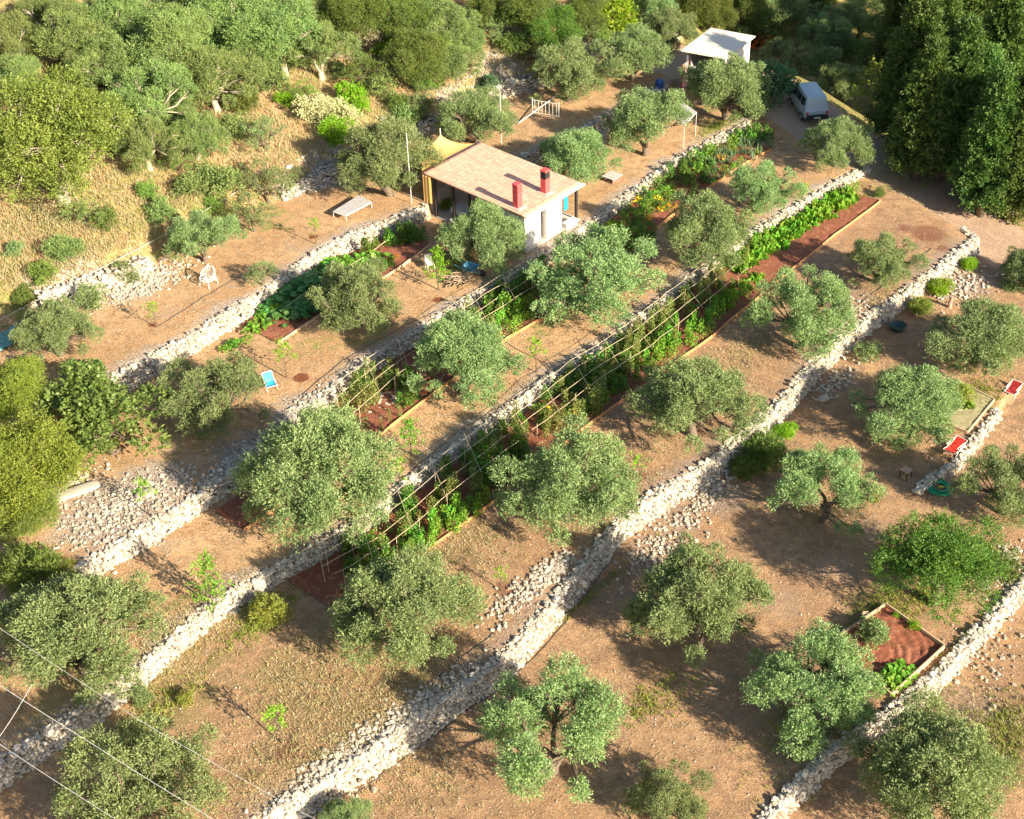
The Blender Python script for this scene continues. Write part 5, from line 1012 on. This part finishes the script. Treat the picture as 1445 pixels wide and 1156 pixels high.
# ------------------------------------------------------------------ vegetables
def hexleaves(P, Nn, r):
    n = len(P); X_ = nz(np.cross(Nn, rng.normal(size=(n, 3)))); Y_ = np.cross(Nn, X_); th = np.arange(6) * math.pi / 3; r = np.broadcast_to(r, (n,))
    V_ = P[:, None] + r[:, None, None] * (np.cos(th)[None, :, None] * X_[:, None] + np.sin(th)[None, :, None] * Y_[:, None]) + Nn[:, None] * (np.array([0, .12, .12, 0, .12, .12])[None, :, None] * r[:, None, None])
    b0 = np.arange(n)[:, None] * 6; return V_.reshape(-1, 3), np.vstack([b0 + [0, 1, 2, 3], b0 + [0, 3, 4, 5]])
def squash(seed, n=60, R_=.8, lr=(.09, .17), hh_=.45):
    global rng; rng = np.random.default_rng(seed); a_ = rng.uniform(0, 6.28, n); r_ = R_ * np.sqrt(rng.random(n)); P = np.column_stack([r_ * np.cos(a_), r_ * np.sin(a_), hh_ * (1 - (r_ / R_) ** 2 * .6) * rng.uniform(.6, 1.1, n)]); return hexleaves(P, nz(rng.normal(0, .35, (n, 3)) + [0, 0, 1]), rng.uniform(*lr, n))
def lettuce(seed, n=34):
    global rng; rng = np.random.default_rng(seed); a_ = rng.uniform(0, 6.28, n); e_ = rng.uniform(.2, 1.2, n); D = np.column_stack([np.cos(a_) * np.cos(e_), np.sin(a_) * np.cos(e_), np.sin(e_)]); P = D * rng.uniform(.02, .16, n)[:, None]; return leafquads(P, D, rng.uniform(.2, .32, n), rng.uniform(.1, .17, n), np.cross(D, Z3) @ np.eye(3))
def leek(seed, n=16):
    global rng; rng = np.random.default_rng(seed); D = nz(rng.normal(0, .3, (n, 3)) + [0, 0, 1]); return leafquads(rng.normal(0, .05, (n, 3)) * [1, 1, 0], D, rng.uniform(.4, .8, n), .06)
def climber(seed, h=1.6, r=.33, n=260, leaf=(.12, .08)):
    global rng; rng = np.random.default_rng(seed); t = rng.random(n); a_ = rng.uniform(0, 6.28, n); q = r * (1.1 - .6 * t) * np.sqrt(rng.random(n)); P = np.column_stack([q * np.cos(a_), q * np.sin(a_), .05 + h * t]); return leafquads(P, nz(rng.normal(0, .6, (n, 3)) + [0, 0, .1]), rng.uniform(.6, 1.2, n) * leaf[0], leaf[1])
VM = {}
for i in range(3):
    VM['squash%d' % i] = mkmesh('squash', *squash(i + 700), L['squash']); VM['pump%d' % i] = mkmesh('squash', *squash(i + 710, 75, .8, (.07, .14), .4), L['veg'])
    VM['lettuce%d' % i] = mkmesh('leafy_plant', *lettuce(i + 720), L['veg']); VM['leek%d' % i] = mkmesh('leek', *leek(i + 730), L['leek'])
    VM['tomato%d' % i] = mkmesh('tomato', *climber(i + 740, 1.5, .27, 260, (.13, .06)), L['tomato']); VM['climb%d' % i] = mkmesh('bean', *climber(i + 750, 1.5, .32, 240, (.15, .12)), L['veg']); VM['dkclimb%d' % i] = mkmesh('bean', *climber(i + 760, 1.3, .38, 260, (.14, .11)), L['green'])
    VM['pepper%d' % i] = mkmesh('pepper', *climber(i + 770, .6, .3, 110, (.11, .06)), L['veg'])
v_, q_ = hexleaves(rng.normal(0, .12, (16, 3)) * [1, 1, .4] + [0, 0, .35], nz(rng.normal(0, .4, (16, 3)) + [0, 0, 1]), .055); VM['flower0'] = mkmesh('flower', v_, q_, L['petal']); VM['flower1'] = VM['flower2'] = VM['flower0']
rng = np.random.default_rng(31)
def plant(px, py, kind, name, label, cat, group, s=1., jit=0.):
    g_ = gnd(px + rng.normal(0, jit), py + rng.normal(0, jit)); o = tag(mo(name, VM['%s%d' % (kind, rng.integers(0, 3))], None, g_ + [0, 0, .05]), label, cat, group); k = s * rng.uniform(.8, 1.2); o.scale = (k, k, k * rng.uniform(.85, 1.15)); o.rotation_euler = (0, 0, rng.uniform(0, 6.28)); return o
def prow(p, q, n, kind, name, label, cat, group, s=1., jit=2., off=0.):
    for t in (np.arange(n) + .5) / n: plant(p[0] + (q[0] - p[0]) * t, p[1] + (q[1] - p[1]) * t, kind, name, label, cat, group, s, jit)
SG = 'squash plants below the upper wall'; lb = 'big leaved squash plant in the bed left of the house'
prow((352, 472), (400, 432), 6, 'pump', 'squash_plant', lb, 'squash plant', SG, .8, 3); prow((378, 440), (470, 385), 9, 'squash', 'squash_plant', lb, 'squash plant', SG, 1.2, 3); prow((395, 455), (470, 410), 8, 'squash', 'squash_plant', lb, 'squash plant', SG, 1.1, 4)
prow((455, 385), (540, 365), 8, 'pump', 'squash_plant', lb, 'squash plant', SG, 1.1, 5); prow((465, 410), (530, 385), 7, 'pump', 'squash_plant', lb, 'squash plant', SG, 1.1, 5); prow((420, 450), (460, 430), 3, 'squash', 'squash_plant', lb, 'squash plant', SG, 1., 4); prow((310, 498), (350, 478), 4, 'pump', 'squash_plant', lb, 'squash plant', SG, .6, 3)
CGp = 'climbing bean plants'; lbc = 'leafy green climbing plant in the garden beds'
prow((540, 352), (568, 340), 3, 'pepper', 'pepper_plant', 'yellow green leafy bush plant in a garden bed', 'vegetable', 'bushy bed plants', 1.3, 3); prow((572, 345), (600, 335), 4, 'dkclimb', 'climbing_bean', lbc, 'vegetable', CGp, .9, 3); prow((540, 385), (560, 375), 2, 'dkclimb', 'climbing_bean', lbc, 'vegetable', CGp, .6, 3)
prow((568, 560), (592, 545), 4, 'dkclimb', 'climbing_bean', lbc, 'vegetable', CGp, 1., 3); prow((565, 578), (590, 565), 3, 'dkclimb', 'climbing_bean', lbc, 'vegetable', CGp, .9, 3); prow((700, 462), (748, 440), 8, 'climb', 'climbing_bean', lbc, 'vegetable', CGp, .9, 4); prow((705, 478), (758, 450), 8, 'pepper', 'pepper_plant', 'yellow green leafy bush plant in a garden bed', 'vegetable', 'bushy bed plants', 1.1, 3); prow((700, 440), (790, 400), 8, 'dkclimb', 'climbing_bean', lbc, 'vegetable', CGp, .9, 4)
TG = 'staked tomato plants'; lbt = 'faded thin tomato plant tied under a cane trellis'
prow((500, 590), (560, 545), 8, 'tomato', 'tomato_plant', lbt, 'tomato plant', TG, .9, 5); prow((520, 610), (560, 590), 4, 'tomato', 'tomato_plant', lbt, 'tomato plant', TG, .5, 4); prow((640, 500), (700, 460), 8, 'tomato', 'tomato_plant', lbt, 'tomato plant', TG, .9, 5)
prow((505, 810), (600, 745), 9, 'tomato', 'tomato_plant', lbt, 'tomato plant', TG, .9, 6); prow((770, 630), (850, 570), 12, 'tomato', 'tomato_plant', lbt, 'tomato plant', TG, 1., 7); prow((820, 575), (950, 490), 12, 'tomato', 'tomato_plant', lbt, 'tomato plant', TG, 1., 5); prow((880, 500), (1010, 420), 12, 'tomato', 'tomato_plant', lbt, 'tomato plant', TG, 1., 5)
prow((570, 795), (690, 710), 12, 'climb', 'climbing_bean', lbc, 'vegetable', CGp, .75, 4); prow((640, 735), (690, 705), 7, 'pepper', 'pepper_plant', 'yellow green leafy bush plant in a garden bed', 'vegetable', 'bushy bed plants', 1.2, 4); prow((580, 775), (660, 720), 6, 'climb', 'climbing_bean', lbc, 'vegetable', CGp, .8, 4); prow((690, 690), (750, 640), 9, 'dkclimb', 'climbing_bean', lbc, 'vegetable', CGp, .9, 5)
prow((660, 685), (740, 625), 7, 'dkclimb', 'climbing_bean', lbc, 'vegetable', CGp, .8, 5); prow((825, 590), (880, 548), 7, 'pepper', 'pepper_plant', 'yellow green leafy bush plant in a garden bed', 'vegetable', 'bushy bed plants', 1.1, 4); prow((860, 555), (920, 520), 7, 'dkclimb', 'climbing_bean', lbc, 'vegetable', CGp, .7, 5); prow((910, 520), (960, 480), 8, 'climb', 'climbing_bean', lbc, 'vegetable', CGp, .8, 4)
prow((955, 488), (1035, 430), 11, 'climb', 'climbing_bean', lbc, 'vegetable', CGp, .7, 4); prow((1000, 450), (1065, 405), 10, 'pepper', 'pepper_plant', 'yellow green leafy bush plant in a garden bed', 'vegetable', 'bushy bed plants', 1.3, 4); prow((1010, 430), (1075, 390), 8, 'lettuce', 'leafy_plant', 'bright leafy plant in the row under the long wall', 'vegetable', 'leafy plants in rows', 1.4, 3)
lbl = 'bright leafy plant in the row under the long wall'
prow((480, 830), (590, 760), 9, 'dkclimb', 'climbing_bean', lbc, 'vegetable', CGp, .6, 7); prow((560, 790), (640, 735), 9, 'dkclimb', 'climbing_bean', lbc, 'vegetable', CGp, .7, 6); prow((600, 745), (680, 690), 9, 'tomato', 'tomato_plant', lbt, 'tomato plant', TG, .9, 6)
prow((800, 600), (900, 530), 10, 'dkclimb', 'climbing_bean', lbc, 'vegetable', CGp, .6, 6); prow((880, 520), (1000, 440), 12, 'dkclimb', 'climbing_bean', lbc, 'vegetable', CGp, .7, 6); prow((980, 425), (1060, 375), 9, 'tomato', 'tomato_plant', lbt, 'tomato plant', TG, .8, 5)
prow((930, 520), (1010, 465), 9, 'pepper', 'pepper_plant', 'yellow green leafy bush plant in a garden bed', 'vegetable', 'bushy bed plants', 1.2, 4); prow((760, 620), (830, 570), 8, 'tomato', 'tomato_plant', lbt, 'tomato plant', TG, .9, 6)
prow((510, 575), (580, 530), 6, 'tomato', 'tomato_plant', lbt, 'tomato plant', TG, .8, 4); prow((660, 470), (760, 410), 9, 'tomato', 'tomato_plant', lbt, 'tomato plant', TG, .8, 4); prow((880, 320), (950, 285), 8, 'dkclimb', 'climbing_bean', lbc, 'vegetable', CGp, .45, 5); prow((1000, 262), (1060, 222), 9, 'pepper', 'pepper_plant', 'yellow green leafy bush plant in a garden bed', 'vegetable', 'bushy bed plants', .9, 4)
for dx, dy in ((0, 0), (6, 7), (-5, -5)): prow((1035 + dx, 378 + dy), (1200 + dx, 275 + dy), 26, 'lettuce', 'leafy_plant', lbl, 'vegetable', 'leafy plants in rows', 1.5, 2)
prow((1190, 280), (1215, 266), 4, 'pepper', 'pepper_plant', 'yellow green leafy bush plant in a garden bed', 'vegetable', 'bushy bed plants', 1., 2)
lk = 'tall bluish leek in the flower and leek bed'
for dx, dy in ((0, 0), (9, 8), (18, 16)): prow((985 + dx, 245 + dy), (1075 + dx, 190 + dy * .7), 16, 'leek', 'leek_plant', lk, 'leek', 'leeks below the yard', 1., 4)
for dx, dy in ((0, 0), (8, 8)): prow((955 + dx, 250 + dy), (1000 + dx, 240 + dy), 5, 'dkclimb', 'climbing_bean', lbc, 'vegetable', CGp, .8, 5)
for dx, dy in ((0, 0), (10, 9), (22, 12)): prow((875 + dx, 305 + dy), (960 + dx, 262 + dy), 9, 'pepper', 'pepper_plant', 'yellow green leafy bush plant in a garden bed', 'vegetable', 'bushy bed plants', 1., 5)
prow((1055, 195), (1085, 200), 5, 'dkclimb', 'climbing_bean', lbc, 'vegetable', CGp, .7, 4)
for (x, y) in ((917, 315), (927, 288), (932, 304), (964, 282), (558, 372), (772, 597), (703, 481), (808, 590), (1017, 232), (900, 290), (948, 300)): plant(x, y, 'flower', 'marigold', 'orange yellow marigold blooming in a garden bed', 'flower', 'marigolds in the beds', 1.3)
plant(772, 592, 'flower', 'yellow_flower', 'bright yellow flower above the large lower olive', 'flower', None, 1.6)
prow((1245, 975), (1272, 940), 4, 'pump', 'squash_plant', 'pale leaved squash plant in the framed red earth bed', 'squash plant', 'squash plants in the framed bed', .8, 3)
prow((1330, 560), (1385, 570), 5, 'lettuce', 'leafy_plant', 'low leafy plant inside the railed plot', 'vegetable', 'plants in the railed plot', 1.1, 8); prow((300, 705), (380, 690), 4, 'dkclimb', 'climbing_bean', lbc, 'vegetable', CGp, .4, 5)

def fill(k, p, q, b0, b1, n, kinds):
    a0, a1 = ga(*p), ga(*q)
    for _ in range(n):
        kd, nm, lb_, ct_, gr_, sc_ = kinds[rng.integers(0, len(kinds))]; a = rng.uniform(a0, a1); g2 = xy(a, float(foot(k, np.array(a))) + rng.uniform(b0, b1)); z = Txy(*g2)
        o = tag(mo(nm, VM['%s%d' % (kd, rng.integers(0, 3))], None, (g2[0], g2[1], z + .05)), lb_, ct_, gr_); kk = sc_ * rng.uniform(.7, 1.25); o.scale = (kk * 1.15, kk * 1.15, kk); o.rotation_euler = (0, 0, rng.uniform(0, 6.28))
K_t = ('tomato', 'tomato_plant', lbt, 'tomato plant', TG, .85); K_d = ('dkclimb', 'climbing_bean', lbc, 'vegetable', CGp, .8); K_c = ('climb', 'climbing_bean', lbc, 'vegetable', CGp, .7); K_p = ('pepper', 'pepper_plant', 'yellow green leafy bush plant in a garden bed', 'vegetable', 'bushy bed plants', 1.2)
fill('C', (500, 820), (740, 650), .3, 2.2, 50, [K_t, K_d, K_d, K_c, K_p]); fill('C', (750, 640), (1060, 405), .3, 2.1, 85, [K_t, K_t, K_d, K_d, K_c, K_p])
fill('B', (505, 600), (600, 535), .3, 1.6, 16, [K_t, K_t, K_d]); fill('B', (640, 505), (800, 400), .3, 1.9, 36, [K_t, K_d, K_c, K_p]); fill('B', (870, 320), (1085, 195), .3, 1.7, 60, [K_p, K_p, K_d, ('leek', 'leek_plant', lk, 'leek', 'leeks below the yard', 1.)])
fill('A', (520, 370), (598, 325), .4, 1.6, 12, [K_p, K_d]); fill('C', (1060, 390), (1110, 350), .3, 1.6, 10, [K_p, K_c])

# ------------------------------------------------------------------ cables and wires
def cable(pts, zs, r, label, name='overhead_cable', group='overhead cables at the lower left', mat=None):
    P = [at(x, y, z) for (x, y), z in zip(pts, zs)]; P = np.array(P); t = np.linspace(0, 1, 24); Q = np.column_stack([np.interp(t, np.linspace(0, 1, len(P)), P[:, i]) for i in range(3)]); Q[:, 2] -= .25 * np.sin(t * math.pi) ; o = Q[0].copy(); b_ = MB(); b_.tube(Q - o, r, 5); tag(b_.build(name, mat or plain('pale cable', (.62, .60, .56), bmp=0), None, o), label, 'cable', group)
cable([(-60, 928), (128, 1043), (340, 1180)], (5, 5, 5), .011, 'thickest overhead cable crossing the lower left wall')
cable([(-60, 1010), (105, 1114), (220, 1190)], (5, 5, 5), .009, 'overhead cable nearest the lower left corner')
cable([(-40, 860), (208, 1018), (470, 1170)], (5, 5, 5), .008, 'thin overhead cable reaching the tall wall at the bottom')
cable([(-50, 1100), (45, 966)], (2.5, 1.0), .014, 'short slanting wire under the large pale olive', 'slanting_wire', None)
fw = [(-10, 460), (46, 430), (120, 393), (190, 356), (240, 329), (302, 291), (348, 264)]
fp = [gnd(x, y + 14) for x, y in fw]; o = fp[3]; fence = empty('wire_fence', o, 0, 'thin wire strung on stakes along the stony upper bank', 'wire fence')
b_ = MB(); b_.tube([p + [0, 0, .72] - o for p in fp], .012, 4); b_.build('wire', WHITE, fence)
for p in fp: b_ = MB(); b_.tube([p - o - [0, 0, .1], p - o + [0, 0, .8]], .02, 5); b_.build('stake', STICK, fence)
fp2 = [gnd(x, y) + [0, 0, .12] for x, y in ((405, 443), (455, 408), (520, 370), (572, 330), (600, 312))]; b_ = MB(); o = fp2[2]; b_.tube([p + [0, 0, .4] - o for p in fp2], .016, 5); tag(b_.build('cane_rail', CANE, None, o), 'pale cane lying along the wall above the squash bed', 'cane')

# ------------------------------------------------------------------ irrigation pipes
PIPE = plain('black irrigation pipe', (.05, .04, .035), .6, .1, bmp=0); rng = np.random.default_rng(91)
for (pp_, lb_) in (([(222, 462), (262, 438), (300, 410), (380, 372)], 'thin irrigation pipe left of the white chair'), ([(425, 560), (480, 508), (560, 462), (650, 420)], 'thin irrigation pipe on the house terrace below the squash olive'),
                   ([(560, 700), (640, 615), (720, 560), (800, 505)], 'thin irrigation pipe across the terrace below the upper trellis'), ([(905, 460), (985, 398), (1060, 330), (1150, 290)], 'thin irrigation pipe along the terrace by the cream blossom bush'),
                   ([(505, 1118), (600, 1052), (690, 985), (760, 930), (835, 838), (870, 790)], 'black pipe at the foot of the tall wall at the bottom'), ([(1112, 1128), (1160, 1075), (1200, 1030), (1262, 985), (1340, 925), (1385, 880)], 'black pipe running behind the lowest wall'),
                   ([(690, 470), (760, 508), (800, 560)], 'short pipe below the trellis right of the dense olive'), ([(1210, 430), (1260, 395), (1320, 352)], 'thin pipe on the terrace above the lime shrubs'), ([(600, 970), (690, 900), (740, 815)], 'pipe across the straw terrace by the rubble')):
    g_ = [gnd(x, y) + [0, 0, .03] for x, y in pp_]; t = np.linspace(0, 1, 40); P_ = np.column_stack([np.interp(t, np.linspace(0, 1, len(g_)), [q[i] for q in g_]) for i in range(2)]); P_ += np.cumsum(rng.normal(0, .03, P_.shape), 0); P_ = np.column_stack([P_, T(*ab(P_)) + .03]); b_ = MB(); b_.tube(P_ - P_[20], .016, 4); tag(b_.build('irrigation_pipe', PIPE, None, P_[20]), lb_, 'pipe', 'irrigation pipes')
